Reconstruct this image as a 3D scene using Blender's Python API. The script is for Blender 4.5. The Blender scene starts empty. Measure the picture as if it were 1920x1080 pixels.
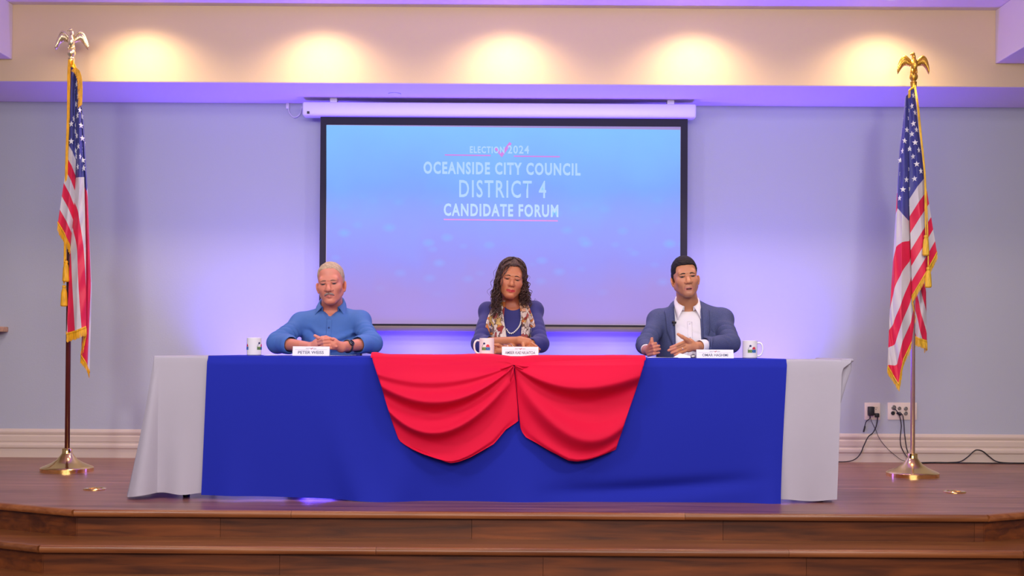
import bpy, bmesh, math, random
import numpy as np
from mathutils import Vector, Matrix
from mathutils.bvhtree import BVHTree
from mathutils.kdtree import KDTree

random.seed(7)
rng = np.random.default_rng(7)
scene = bpy.context.scene
col = scene.collection

# ------------------------------------------------------------------ camera
FPX, SHIFT = 2300.0, 83.0
CAM = Vector((0.0, 0.0, 0.79))
cam_data = bpy.data.cameras.new('camera')
cam = bpy.data.objects.new('camera', cam_data)
col.objects.link(cam)
ROT = Matrix.Rotation(math.radians(90.8), 3, 'X') @ Matrix.Rotation(0.0059, 3, 'Z')
cam.matrix_world = Matrix.Translation(CAM) @ ROT.to_4x4()
cam_data.sensor_width = 36.0
cam_data.lens = 36.0 * FPX / 1920.0
cam_data.shift_y = SHIFT / 1920.0
cam_data.clip_start = 0.05
scene.camera = cam

def P(px, py, Y):
    """world point at depth Y that sits at photo pixel (px, py)"""
    d = ROT @ Vector(((px - 960) / FPX, ((540 - py) + SHIFT) / FPX, -1.0))
    t = (Y - CAM.y) / d.y
    return CAM + d * t

# ------------------------------------------------------------------ world, lights, exposure
world = bpy.data.worlds.new('world')
scene.world = world
world.use_nodes = True
bg = world.node_tree.nodes['Background']
bg.inputs['Color'].default_value = (1.0, 0.86, 0.86, 1)
bg.inputs['Strength'].default_value = 0.13
scene.view_settings.view_transform = 'Standard'
scene.view_settings.look = 'None'
scene.view_settings.gamma = 1.0
scene.view_settings.use_curve_mapping = False
scene.view_settings.exposure = 0.0

def lamp(name, kind, loc, target, energy, color, size=0.1, size_y=None, spot=None, blend=0.5):
    l = bpy.data.lights.new(name, kind)
    l.energy = energy
    l.color = color
    if kind == 'AREA':
        l.size = size
        if size_y:
            l.shape = 'RECTANGLE'
            l.size_y = size_y
    else:
        l.shadow_soft_size = size
    if kind == 'SPOT':
        l.spot_size = math.radians(spot)
        l.spot_blend = blend
    o = bpy.data.objects.new(name, l)
    col.objects.link(o)
    o.location = loc
    o.rotation_euler = (Vector(target) - Vector(loc)).to_track_quat('-Z', 'Y').to_euler()
    return o

WALL_Y = 8.78
# two stage lights at the front, left and right, under the side beams
lamp('stage_light_left', 'SPOT', (-2.75, 3.8, 2.62), (-1.2, 8.0, 0.3), 165, (0.98, 0.94, 0.92), 0.16, spot=95, blend=1.0)
lamp('stage_light_right', 'SPOT', (2.25, 3.8, 2.62), (1.2, 8.0, 0.3), 165, (0.98, 0.94, 0.92), 0.16, spot=95, blend=1.0)
# hall fill: broad area lamp added for the general light of the hall
lamp('hall_fill', 'AREA', (0, -1.2, 2.5), (0, 8.0, 0.1), 290, (1.0, 0.88, 0.82), 5.0, 1.0)
lamp('overhead_fill', 'AREA', (0, 4.7, 3.0), (0, 6.9, 0.4), 62, (1.0, 0.90, 0.84), 4.4, 0.5)  # added overhead fill, shades faces and folds from above without wall shadows
# blue uplights standing on the stage behind the table
for x in (-1.80, -0.62, 0.60, 1.80):
    lamp('uplight_spot', 'SPOT', (x, 8.46, 0.16), (x * 0.96, 8.47, 2.5), 225, (0.13, 0.07, 1.0), 0.08, spot=100, blend=1.0)
for x in (-1.40, 1.45):
    lamp('uplight_glow', 'POINT', (x, 8.12, 0.13), (x, 8.6, 2.0), 11, (0.13, 0.07, 1.0), 0.07)
lamp('uplight_under_table', 'POINT', (-1.06, 6.72, 0.12), (0, 7, 1), 4.5, (0.05, 0.025, 1.0), 0.10)
# warm downlights washing the upper wall
DOWN_X = (-2.44, -1.26, -0.04, 1.19, 2.42)
for x in DOWN_X:
    lamp('downlight_beam', 'SPOT', (x, 7.80, 3.04), (x, 7.84, 0.0), 85, (1.0, 0.75, 0.44), 0.07, spot=142, blend=1.0)

# ------------------------------------------------------------------ materials
def srgb(r, g, b):
    def f(c):
        c /= 255.0
        return c / 12.92 if c <= 0.04045 else ((c + 0.055) / 1.055) ** 2.4
    return (f(r), f(g), f(b), 1.0)

class N:
    """small node-tree helper"""
    def __init__(self, name):
        self.m = bpy.data.materials.new(name)
        self.m.use_nodes = True
        self.t = self.m.node_tree
        self.b = self.t.nodes['Principled BSDF']
        self.out = self.t.nodes['Material Output']
    def n(self, typ, **kw):
        o = self.t.nodes.new(typ)
        for k, v in kw.items():
            if k in o.bl_rna.properties and k not in o.inputs:
                setattr(o, k, v)
            else:
                o.inputs[k].default_value = v
        return o
    def l(self, a, b):
        self.t.links.new(a, b)
    def coords(self, scale=(1, 1, 1), kind='Object'):
        tc = self.n('ShaderNodeTexCoord')
        mp = self.n('ShaderNodeMapping')
        mp.inputs['Scale'].default_value = scale
        self.l(tc.outputs[kind], mp.inputs['Vector'])
        return mp.outputs['Vector']

def mat(name, color, rough=0.6, metal=0.0, bump=None, vary=None, sheen=0.0, spec=0.5, attr=None):
    """bump=(scale xyz, strength); vary=(scale xyz, amount)"""
    h = N(name)
    h.b.inputs['Base Color'].default_value = color
    h.b.inputs['Roughness'].default_value = rough
    h.b.inputs['Metallic'].default_value = metal
    h.b.inputs['Specular IOR Level'].default_value = spec
    if sheen:
        h.b.inputs['Sheen Weight'].default_value = sheen
    src = None
    if attr:
        a = h.n('ShaderNodeVertexColor')
        a.layer_name = attr
        src = a.outputs['Color']
    if vary:
        nz = h.n('ShaderNodeTexNoise', Scale=1.0, Detail=4.0)
        h.l(h.coords(vary[0]), nz.inputs['Vector'])
        r = h.n('ShaderNodeMapRange')
        r.inputs['From Min'].default_value = 0.3
        r.inputs['From Max'].default_value = 0.7
        r.inputs['To Min'].default_value = 1 - vary[1]
        r.inputs['To Max'].default_value = 1 + vary[1]
        h.l(nz.outputs['Fac'], r.inputs['Value'])
        mx = h.n('ShaderNodeVectorMath', operation='SCALE')
        if src:
            h.l(src, mx.inputs[0])
        else:
            mx.inputs[0].default_value = color[:3]
        h.l(r.outputs['Result'], mx.inputs['Scale'])
        src = mx.outputs['Vector']
    if src:
        h.l(src, h.b.inputs['Base Color'])
    if bump:
        nz = h.n('ShaderNodeTexNoise', Scale=1.0, Detail=5.0)
        h.l(h.coords(bump[0]), nz.inputs['Vector'])
        bp = h.n('ShaderNodeBump', Strength=bump[1], Distance=0.01)
        h.l(nz.outputs['Fac'], bp.inputs['Height'])
        h.l(bp.outputs['Normal'], h.b.inputs['Normal'])
    return h.m

def wood(name, dark, light, rough, gscale, bump=0.05, spec=0.5):
    h = N(name)
    v = h.coords(gscale)
    nz = h.n('ShaderNodeTexNoise', Scale=1.0, Detail=7.0, Distortion=0.6)
    h.l(v, nz.inputs['Vector'])
    rp = h.n('ShaderNodeValToRGB')
    rp.color_ramp.elements[0].position = 0.32
    rp.color_ramp.elements[0].color = dark
    rp.color_ramp.elements[1].position = 0.70
    rp.color_ramp.elements[1].color = light
    h.l(nz.outputs['Fac'], rp.inputs['Fac'])
    oi = h.n('ShaderNodeObjectInfo')
    r = h.n('ShaderNodeMapRange')
    r.inputs['To Min'].default_value = 0.78
    r.inputs['To Max'].default_value = 1.2
    h.l(oi.outputs['Random'], r.inputs['Value'])
    mx = h.n('ShaderNodeVectorMath', operation='SCALE')
    h.l(rp.outputs['Color'], mx.inputs[0])
    h.l(r.outputs['Result'], mx.inputs['Scale'])
    h.l(mx.outputs['Vector'], h.b.inputs['Base Color'])
    h.b.inputs['Roughness'].default_value = rough
    h.b.inputs['Specular IOR Level'].default_value = spec
    bp = h.n('ShaderNodeBump', Strength=bump, Distance=0.004)
    h.l(nz.outputs['Fac'], bp.inputs['Height'])
    h.l(bp.outputs['Normal'], h.b.inputs['Normal'])
    return h.m

M = {}
M['wall'] = mat('pale_blue_paint', (0.45, 0.475, 0.56, 1), 0.75, bump=((90, 90, 90), 0.06))
M['cream'] = mat('cream_paint', (0.66, 0.50, 0.33, 1), 0.8, bump=((90, 90, 90), 0.05))
M['ceil'] = mat('ceiling_paint', (0.80, 0.72, 0.76, 1), 0.85, bump=((60, 60, 60), 0.05))
M['trim'] = mat('trim_gloss_paint', (0.66, 0.55, 0.46, 1), 0.4)
M['deck'] = wood('stage_deck_laminate', srgb(122, 72, 62), srgb(178, 120, 102), 0.32, (1.3, 16, 16))
M['riser'] = wood('riser_laminate', srgb(68, 32, 16), srgb(122, 64, 26), 0.42, (2.2, 26, 30))
M['nosing'] = wood('nosing_wood', srgb(114, 62, 32), srgb(150, 92, 52), 0.33, (2.0, 40, 40))
M['carpet'] = mat('hall_carpet', (0.10, 0.08, 0.07, 1), 0.95, bump=((300, 300, 300), 0.5))
M['white_cloth'] = mat('white_polyester', (0.43, 0.405, 0.50, 1), 0.8, bump=((700, 700, 700), 0.12), vary=((3, 3, 3), 0.03))
M['blue_cloth'] = mat('royal_blue_polyester', (0.012, 0.022, 0.38, 1), 0.75, bump=((700, 700, 700), 0.12), spec=0.15)
M['red_cloth'] = mat('red_polyester', (0.69, 0.006, 0.048, 1), 0.7, bump=((700, 700, 700), 0.10), spec=0.15)
M['black_metal'] = mat('black_metal', (0.012, 0.012, 0.014, 1), 0.45, 0.0)
M['black_cloth'] = mat('black_vinyl', (0.02, 0.016, 0.03, 1), 0.7)
M['grey_plastic'] = mat('grey_table_top', (0.5, 0.5, 0.5, 1), 0.6)
M['brass'] = mat('polished_brass', (1.0, 0.68, 0.24, 1), 0.15, 1.0, bump=((26, 26, 26), 0.06))
M['gold'] = mat('gold_plastic', (0.72, 0.42, 0.06, 1), 0.30, 0.85, bump=((160, 160, 160), 0.25))
M['pale_gold'] = mat('bright_gold_plate', (1.0, 0.86, 0.50, 1), 0.20, 0.9, bump=((160, 160, 160), 0.2))
M['chrome'] = mat('brushed_aluminium', (0.85, 0.83, 0.86, 1), 0.42, 1.0)
M['mahogany'] = wood('mahogany_pole', srgb(62, 20, 22), srgb(100, 40, 34), 0.3, (60, 60, 3))
M['fringe'] = mat('gold_fringe_yarn', (0.85, 0.42, 0.01, 1), 0.6, vary=((120, 120, 20), 0.25))
M['fringe_pale'] = mat('yellow_fringe_yarn', (0.78, 0.47, 0.03, 1), 0.6, vary=((120, 120, 20), 0.25))
M['star'] = mat('white_embroidery', (0.85, 0.84, 0.88, 1), 0.7, bump=((900, 900, 900), 0.3))
M['case'] = mat('screen_case_enamel', (0.74, 0.68, 0.76, 1), 0.35)
M['screen_black'] = mat('screen_black_border', (0.012, 0.010, 0.022, 1), 0.75)
M['screen_white'] = mat('screen_fabric', (0.42, 0.38, 0.50, 1), 0.9)
M['screen_bar'] = mat('screen_weight_bar', (0.16, 0.13, 0.12, 1), 0.5)
M['ceramic'] = mat('white_ceramic', (0.78, 0.75, 0.78, 1), 0.22)
M['card'] = mat('white_card', (0.82, 0.80, 0.88, 1), 0.7)
M['paper'] = mat('white_paper', (0.85, 0.85, 0.88, 1), 0.8)
M['ink'] = mat('dark_blue_ink', (0.08, 0.09, 0.16, 1), 0.7)
M['ink_pale'] = mat('pale_grey_ink', (0.30, 0.28, 0.36, 1), 0.7)
M['ink_red'] = mat('red_ink', (0.6, 0.03, 0.06, 1), 0.7)
M['ink_green'] = mat('green_ink', (0.20, 0.38, 0.03, 1), 0.6)
M['ink_blue'] = mat('blue_ink', (0.05, 0.22, 0.55, 1), 0.6)
M['ink_navy'] = mat('navy_ink', (0.015, 0.02, 0.12, 1), 0.6)
M['ivory'] = mat('ivory_plastic', (0.78, 0.66, 0.58, 1), 0.45)
M['black_plastic'] = mat('black_plastic', (0.012, 0.012, 0.016, 1), 0.5)
M['grey_metal'] = mat('grey_metal', (0.35, 0.33, 0.32, 1), 0.35, 0.8)
M['shelf_wood'] = mat('tan_wood', (0.55, 0.32, 0.17, 1), 0.5, vary=((3, 40, 40), 0.2))

# ------------------------------------------------------------------ mesh helpers
def link(name, me, m=None, parent=None, loc=None, smooth=False):
    if m is not None:
        for mm in (m if isinstance(m, (list, tuple)) else [m]):
            me.materials.append(mm)
    if smooth and len(me.polygons):
        me.polygons.foreach_set('use_smooth', np.ones(len(me.polygons), dtype=bool))
    o = bpy.data.objects.new(name, me)
    col.objects.link(o)
    if parent is not None:
        o.parent = parent
        if loc is None:
            o.matrix_parent_inverse = Matrix.Translation(parent.location).inverted()
    if loc is not None:
        o.location = loc
    return o

def pymesh(name, verts, faces):
    me = bpy.data.meshes.new(name)
    me.from_pydata([tuple(v) for v in verts], [], [tuple(f) for f in faces])
    me.update()
    return me

def npmesh(name, V, Q):
    """V (n,3), Q (m,4) quads"""
    me = bpy.data.meshes.new(name)
    me.vertices.add(len(V))
    me.vertices.foreach_set('co', np.ascontiguousarray(V, dtype=np.float32).ravel())
    k = Q.shape[1]
    me.loops.add(len(Q) * k)
    me.loops.foreach_set('vertex_index', np.ascontiguousarray(Q, dtype=np.int32).ravel())
    me.polygons.add(len(Q))
    me.polygons.foreach_set('loop_start', np.arange(0, len(Q) * k, k, dtype=np.int32))
    me.polygons.foreach_set('loop_total', np.full(len(Q), k, dtype=np.int32))
    me.update(calc_edges=True)
    me.validate()
    return me

def tag(o, label, cat=None, group=None, kind=None):
    if label: o['label'] = label
    if cat: o['category'] = cat
    if group: o['group'] = group
    if kind: o['kind'] = kind
    return o

def empty(name, loc):
    o = bpy.data.objects.new(name, None)
    o.empty_display_size = 0.1
    col.objects.link(o)
    o.location = loc
    return o

class MB:
    """collects shapes into one mesh (world coordinates)"""
    def __init__(self):
        self.bm = bmesh.new()
    def box(self, lo, hi, bevel=0.0, seg=2, mi=0):
        lo, hi = Vector(lo), Vector(hi)
        r = bmesh.ops.create_cube(self.bm, size=1.0)
        vs = r['verts']
        c, s = (lo + hi) / 2, hi - lo
        for v in vs:
            v.co = Vector((v.co.x * s.x, v.co.y * s.y, v.co.z * s.z)) + c
        fs = {f for v in vs for f in v.link_faces}
        for f in fs: f.material_index = mi
        if bevel:
            es = {e for v in vs for e in v.link_edges}
            bmesh.ops.bevel(self.bm, geom=list(es), offset=bevel, segments=seg, affect='EDGES', profile=0.5)
        return self
    def lathe(self, prof, c, n=32, axis='Z', mi=0):
        """prof: list of (radius, height)"""
        rings = []
        for r, h in prof:
            ring = []
            for i in range(n):
                a = 2 * math.pi * i / n
                p = (r * math.cos(a), r * math.sin(a), h)
                if axis == 'Y': p = (p[0], p[2], p[1])
                if axis == 'X': p = (p[2], p[0], p[1])
                ring.append(self.bm.verts.new(Vector(c) + Vector(p)))
            rings.append(ring)
        for a, b in zip(rings, rings[1:]):
            for i in range(n):
                f = self.bm.faces.new((a[i], a[(i + 1) % n], b[(i + 1) % n], b[i]))
                f.material_index = mi
        for ring in (rings[0], rings[-1]):
            f = self.bm.faces.new(ring); f.material_index = mi
        bmesh.ops.recalc_face_normals(self.bm, faces=self.bm.faces)
        return self
    def tube(self, pts, rad, n=8, mi=0):
        pts = [Vector(p) for p in pts]
        rads = rad if isinstance(rad, (list, tuple)) else [rad] * len(pts)
        rings = []
        up = Vector((0.13, 0.27, 1)).normalized()
        for i, p in enumerate(pts):
            d = (pts[min(i + 1, len(pts) - 1)] - pts[max(i - 1, 0)]).normalized()
            u = d.cross(up)
            if u.length < 1e-3: u = d.cross(Vector((1, 0, 0)))
            u.normalize(); w = d.cross(u)
            rings.append([self.bm.verts.new(p + (u * math.cos(2 * math.pi * k / n) + w * math.sin(2 * math.pi * k / n)) * rads[i]) for k in range(n)])
        for a, b in zip(rings, rings[1:]):
            for i in range(n):
                f = self.bm.faces.new((a[i], a[(i + 1) % n], b[(i + 1) % n], b[i])); f.material_index = mi
        for ring in (rings[0], rings[-1]):
            f = self.bm.faces.new(ring); f.material_index = mi
        return self
    def ball(self, c, r, n=12, mi=0):
        rr = bmesh.ops.create_uvsphere(self.bm, u_segments=n, v_segments=max(6, n // 2 + 2), radius=1.0)
        s = Vector(r) if isinstance(r, (tuple, list, Vector)) else Vector((r, r, r))
        for v in rr['verts']:
            v.co = Vector((v.co.x * s.x, v.co.y * s.y, v.co.z * s.z)) + Vector(c)
        for f in {f for v in rr['verts'] for f in v.link_faces}: f.material_index = mi
        return self
    def poly(self, pts, vec, mi=0):
        """extruded polygon"""
        a = [self.bm.verts.new(p) for p in pts]
        b = [self.bm.verts.new(Vector(p) + Vector(vec)) for p in pts]
        n = len(pts)
        fs = [self.bm.faces.new(a), self.bm.faces.new(b[::-1])]
        for i in range(n):
            fs.append(self.bm.faces.new((a[i], b[i], b[(i + 1) % n], a[(i + 1) % n])))
        for f in fs: f.material_index = mi
        bmesh.ops.recalc_face_normals(self.bm, faces=fs)
        return self
    def build(self, name, m, parent=None, origin=None, smooth=False, auto=None):
        bmesh.ops.recalc_face_normals(self.bm, faces=self.bm.faces)
        if origin is not None:
            for v in self.bm.verts: v.co -= Vector(origin)
        me = bpy.data.meshes.new(name)
        self.bm.to_mesh(me); self.bm.free()
        o = link(name, me, m, parent, smooth=smooth)
        if origin is not None: 
            o.location = origin
        if auto is not None:
            me.polygons.foreach_set('use_smooth', np.ones(len(me.polygons), dtype=bool))
            me.set_sharp_from_angle(angle=math.radians(auto))
        return o

def spline(pts, n):
    """Catmull-Rom resample of a 3D polyline"""
    p = [Vector(q) for q in pts]
    p = [p[0] * 2 - p[1]] + p + [p[-1] * 2 - p[-2]]
    out = []
    m = len(p) - 3
    for i in range(n):
        t = i / (n - 1) * m
        k = min(int(t), m - 1); u = t - k
        a, b, c, d = p[k:k + 4]
        out.append(0.5 * ((2 * b) + (c - a) * u + (2 * a - 5 * b + 4 * c - d) * u * u + (3 * b - a - 3 * c + d) * u ** 3))
    return out

def grid_faces(nu, nv):
    i, j = np.meshgrid(np.arange(nu - 1), np.arange(nv - 1), indexing='ij')
    a = i * nv + j
    return np.stack([a, a + nv, a + nv + 1, a + 1], -1).reshape(-1, 4)

FONT = None
def text_raw(body, bold=0.0, space=1.0):
    cu = bpy.data.curves.new('lettering', 'FONT')
    cu.body = body
    cu.offset = bold
    cu.space_character = space
    cu.resolution_u = 3
    o = bpy.data.objects.new('lettering', cu)
    col.objects.link(o)
    dg = bpy.context.evaluated_depsgraph_get()
    me = bpy.data.meshes.new_from_object(o.evaluated_get(dg))
    bpy.data.objects.remove(o); bpy.data.curves.remove(cu)
    co = np.empty(len(me.vertices) * 3); me.vertices.foreach_get('co', co)
    co = co.reshape(-1, 3)
    lo, hi = co.min(0), co.max(0)
    co = (co - lo) / np.maximum(hi - lo, 1e-9)
    return me, co      # unit-box coordinates

def text_on(name, body, fn, m, parent, bold=0.0, space=1.0):
    """fn maps unit-box (u, v) arrays to world points"""
    me, co = text_raw(body, bold, space)
    W = fn(co[:, 0], co[:, 1])
    me.vertices.foreach_set('co', np.ascontiguousarray(W, dtype=np.float32).ravel())
    me.update()
    return link(name, me, m, parent)
# ------------------------------------------------------------------ the room
def struct(name, mb, m, label, **kw):
    o = mb.build(name, m, **kw)
    return tag(o, label, kind='structure')

struct('floor', MB().box((-8, -2, -0.44), (8, 5.6, -0.39)), M['carpet'], 'low hall floor in front of the stage steps')
struct('wall_back', MB().box((-6, WALL_Y, -0.4), (6, WALL_Y + 0.15, 3.2)), M['wall'], 'pale blue painted wall behind the stage')
struct('wall_left', MB().box((-6.15, -2, -0.4), (-6, WALL_Y, 3.2)), M['wall'], 'pale blue side wall far left of the stage')
struct('wall_right', MB().box((6, -2, -0.4), (6.15, WALL_Y, 3.2)), M['wall'], 'pale blue side wall far right of the stage')
SOF_Y, SOF_Z = 8.10, 2.545
mb = MB().box((-6, SOF_Y, SOF_Z), (6, WALL_Y, 3.2), 0.006, 2)
so = mb.build('wall_upper', [M['cream'], M['ceil']])
for p in so.data.polygons:
    if p.normal.z < -0.5: p.material_index = 1
tag(so, 'cream upper wall dropping to a soffit above the screen', kind='structure')
struct('ceiling', MB().box((-6, -2, 3.055), (6, SOF_Y, 3.2)), M['ceil'], 'pale tray ceiling over the stage front')
struct('trim_1', MB().box((-6, -2, 2.69), (-3.32, SOF_Y - 0.0, 3.055), 0.005), M['ceil'], 'dropped ceiling beam at the upper left corner')
struct('trim_2', MB().box((3.19, -2, 2.70), (6, SOF_Y - 0.0, 3.055), 0.005), M['ceil'], 'dropped ceiling beam at the upper right corner')

# baseboard: a moulded profile swept along the back wall
prof = [(0, 0), (-0.020, 0), (-0.020, 0.062), (-0.026, 0.066), (-0.030, 0.074), (-0.030, 0.088), (-0.026, 0.096), (-0.017, 0.102),
        (-0.017, 0.112), (-0.021, 0.116), (-0.021, 0.150), (-0.015, 0.155), (-0.013, 0.162), (-0.018, 0.170), (-0.020, 0.182), (-0.014, 0.194), (-0.006, 0.202), (0, 0.203)]
mb = MB()
mb.poly([(-6, WALL_Y + a, b) for a, b in prof], (12, 0, 0))
struct('baseboard_back', mb, M['trim'], 'wide moulded cream baseboard along the stage wall')

# ------------------------------------------------------------------ the stage: deck, two steps, boards and nosings
def stage_outline(y, xl, xr, ang, out=6.0):
    t = math.tan(math.radians(ang))
    return [(-out, y + (out + xl) * t), (xl, y), (xr, y), (out, y + (out - xr) * t)]
LEVELS = [(5.95, -2.11, 2.30, 0.0), (5.68, -2.17, 2.36, -0.13), (5.41, -2.23, 2.42, -0.26)]
ANG = 27.0
stage = empty('stage', (0, 7.2, 0))
tag(stage, 'dark wood laminate stage with two long steps', kind='structure')
mb = MB()
pl = stage_outline(LEVELS[0][0] + 0.02, LEVELS[0][1], LEVELS[0][2], ANG)
mb.poly([(x, y, -0.03) for x, y in pl] + [(6, WALL_Y, -0.03), (-6, WALL_Y, -0.03)], (0, 0, 0.03))
mb.build('deck', M['deck'], stage)
for li in (1, 2):
    y, xl, xr, z = LEVELS[li]
    pl = stage_outline(y + 0.02, xl, xr, ANG)
    pb = stage_outline(LEVELS[li - 1][0] + 0.10, LEVELS[li - 1][1], LEVELS[li - 1][2], ANG)
    mb = MB()
    mb.poly([(a, b, z - 0.03) for a, b in pl + pb[::-1]], (0, 0, 0.03))
    mb.build('tread', M['nosing'], stage)

def run_pieces(y, xl, xr, z, first, length, make):
    """walk the three straight runs of an edge and hand each piece to make(p0, p1)"""
    o = stage_outline(y, xl, xr, ANG, 5.2)
    for a, b in zip(o, o[1:]):
        a, b = Vector((*a, z)), Vector((*b, z))
        L = (b - a).length
        d = (b - a) / L
        s = 0.0
        nxt = first if L > 3 else length
        while s < L - 1e-4:
            e = min(L, s + nxt)
            make(a + d * s, a + d * e, d)
            s, nxt = e, length
gap = 0.0008
for li, (y, xl, xr, z) in enumerate(LEVELS):
    def nose(p0, p1, d):
        n = Vector((d.y, -d.x, 0))
        q0, q1 = p0 + d * gap, p1 - d * gap
        prof = [(0.06, -0.030), (-0.004, -0.030), (0.020, -0.030), (0.026, -0.026), (0.028, -0.016), (0.026, -0.005), (0.019, 0.0025), (-0.01, 0.003), (-0.05, 0.0005)]
        prof = [(-0.03, -0.028), (0.012, -0.030), (0.020, -0.028), (0.025, -0.020), (0.025, -0.010), (0.021, -0.001), (0.013, 0.003), (-0.012, 0.0032), (-0.03, 0.0008)]
        mb = MB(); mb.poly([q0 + n * a + Vector((0, 0, b)) for a, b in prof], q1 - q0)
        mb.build('nosing', M['nosing'], stage, auto=40)
    run_pieces(y, xl, xr, z, 1.05 + 0.5 * li, 1.9, nose)
    def board(p0, p1, d):
        n = Vector((d.y, -d.x, 0))
        q0, q1 = p0 + d * gap, p1 - d * gap
        back = -n * 0.03
        mb = MB(); mb.poly([q0 + back + Vector((0, 0, -0.03)), q1 + back + Vector((0, 0, -0.03)), q1 + back + Vector((0, 0, -0.13)), q0 + back + Vector((0, 0, -0.13))], n * 0.014)
        mb.build('riser_board', M['riser'], stage, origin=tuple((q0 + q1) / 2 - stage.location) if False else None)
    run_pieces(y, xl, xr, z, 0.7 + 0.4 * li, 1.22, board)
# dark fill under the deck so the steps are solid
mb = MB()
for li, (y, xl, xr, z) in enumerate(LEVELS):
    pl = stage_outline(y + 0.06, xl, xr, ANG)
    mb.poly([(a, b, z - 0.132) for a, b in pl] + [(6, WALL_Y, z - 0.132), (-6, WALL_Y, z - 0.132)], (0, 0, 0.10))
mb.build('carcass', M['black_metal'], stage)

# brass floor-box covers in the deck
for px, py, lab in ((178, 917, 'round brass floor cover near the left flag stand'), (1790, 922.5, 'round brass floor cover in front of the right flag stand')):
    c = P(px, py, 7.0); y = CAM.y + (0.79) * FPX / (py - 655 - (0.0059 * (px - 960)))
    c = P(px, py, y); c.z = 0
    o = empty('floor_outlet_cover', c)
    tag(o, lab, 'floor outlet', 'brass floor outlet covers')
    MB().lathe([(0.062, 0.0), (0.062, 0.004), (0.056, 0.008), (0.045, 0.008), (0.043, 0.005), (0.001, 0.005)], c, 40).build('rim', M['brass'], o, auto=30)
    mb = MB()
    for sx in (-0.018, 0.018):
        mb.lathe([(0.016, 0.005), (0.016, 0.009), (0.012, 0.0105), (0.001, 0.0105)], c + Vector((sx, 0, 0)), 20)
    mb.build('lid', M['brass'], o, auto=30)

# ------------------------------------------------------------------ wall fittings
WY = WALL_Y
def wall_pt(px, py, off=0.0):
    return P(px, py, WY - off)

def outlet_plate(x0, x1, y0, y1, label, name):
    a, b = wall_pt(x0, y1), wall_pt(x1, y0)
    o = empty(name, ((a + b) / 2))
    o.location.y = WY
    tag(o, label, 'outlet')
    MB().box((a.x, WY - 0.007, a.z), (b.x, WY, b.z), 0.003).build('cover_plate', M['ivory'], o, auto=40)
    return o
o1 = outlet_plate(1620.5, 1650, 755, 787, 'ivory double wall outlet with a black adapter plugged in', 'wall_outlet')
for px in (1628.5, 1641.5):
    a, b = wall_pt(px - 4.6, 781), wall_pt(px + 4.6, 761)
    MB().box((a.x, WY - 0.010, a.z), (b.x, WY - 0.006, b.z), 0.0015).build('receptacle', M['ivory'], o1)
mb = MB()
for py in (764.5, 777):
    for dx in (-1.6, 1.6):
        c = wall_pt(1641.5 + dx, py)
        mb.box((c.x - 0.0012, WY - 0.0106, c.z - 0.005), (c.x + 0.0012, WY - 0.0099, c.z + 0.005))
    c = wall_pt(1641.5, py + 3.2)
    mb.box((c.x - 0.0025, WY - 0.0106, c.z - 0.0025), (c.x + 0.0025, WY - 0.0099, c.z + 0.0025))
mb.build('slots', M['black_plastic'], o1)['kind'] = 'stuff'

o2 = outlet_plate(1664, 1719, 755, 787, 'wide ivory connector plate with six round jacks', 'connector_plate')
for px, py, r, mm in ((1675, 764, 0.017, 'grey_metal'), (1685.5, 765.5, 0.013, 'grey_metal'), (1697.5, 766, 0.014, 'grey_metal'),
                      (1673.5, 774.5, 0.014, 'black_plastic'), (1685.5, 775, 0.013, 'grey_metal'), (1697.5, 775, 0.014, 'grey_metal')):
    c = wall_pt(px, py)
    MB().lathe([(r, 0.0), (r, -0.006), (r * 0.75, -0.008), (r * 0.7, -0.004), (0.001, -0.004)], (c.x, WY - 0.006, c.z), 20, 'Y').build('jack', M[mm], o2, auto=30)

# plugs and cables
def cable(label, pts, r, plug=None, name='cable', m='black_plastic'):
    c0 = Vector(pts[0])
    o = empty(name, c0)
    tag(o, label, 'cable')
    MB().tube(spline(pts, 10 * len(pts)), r, 6).build('cord', M[m], o, smooth=True)
    return o
a, b = wall_pt(1625.3, 778.5), wall_pt(1636, 762)
o = cable('thin black cable hanging loose below the black wall adapter', [wall_pt(1631, 779, 0.03), wall_pt(1630.5, 785, 0.03), wall_pt(1624.5, 790, 0.02), wall_pt(1621.5, 799, 0.012), wall_pt(1619.5, 809, 0.012)], 0.0032)
MB().box((a.x, WY - 0.055, a.z), (b.x, WY - 0.010, b.z), 0.006).build('adapter_body', M['black_plastic'], o, auto=40)
MB().tube([wall_pt(1621.8, 799, 0.012), wall_pt(1619.2, 810, 0.012)], 0.0055, 8).build('jack_plug', M['black_plastic'], o)
o = cable('thin grey wire running from the outlet down behind the flag stand', [wall_pt(1631.5, 779, 0.028), wall_pt(1634, 789, 0.02), wall_pt(1642, 806, 0.012), wall_pt(1650, 824, 0.034), wall_pt(1664, 841, 0.036), wall_pt(1680, 855, 0.04), wall_pt(1692, 863, 0.05), wall_pt(1712, 867, 0.06)], 0.0018)
o = cable('black power cord curling from the lower socket down to the left', [wall_pt(1642, 778, 0.03), wall_pt(1645.5, 781, 0.03), wall_pt(1643.5, 797, 0.02), wall_pt(1637, 811, 0.012), wall_pt(1628, 819, 0.036), wall_pt(1620, 835, 0.036), wall_pt(1613, 851, 0.038), wall_pt(1603, 861, 0.045), wall_pt(1588, 865.5, 0.06), wall_pt(1560, 866, 0.08)], 0.0038)
a, b = wall_pt(1638.8, 782), wall_pt(1646.5, 774.5)
MB().box((a.x, WY - 0.034, a.z), (b.x, WY - 0.010, b.z), 0.004).build('plug', M['black_plastic'], o, auto=40)
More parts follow.
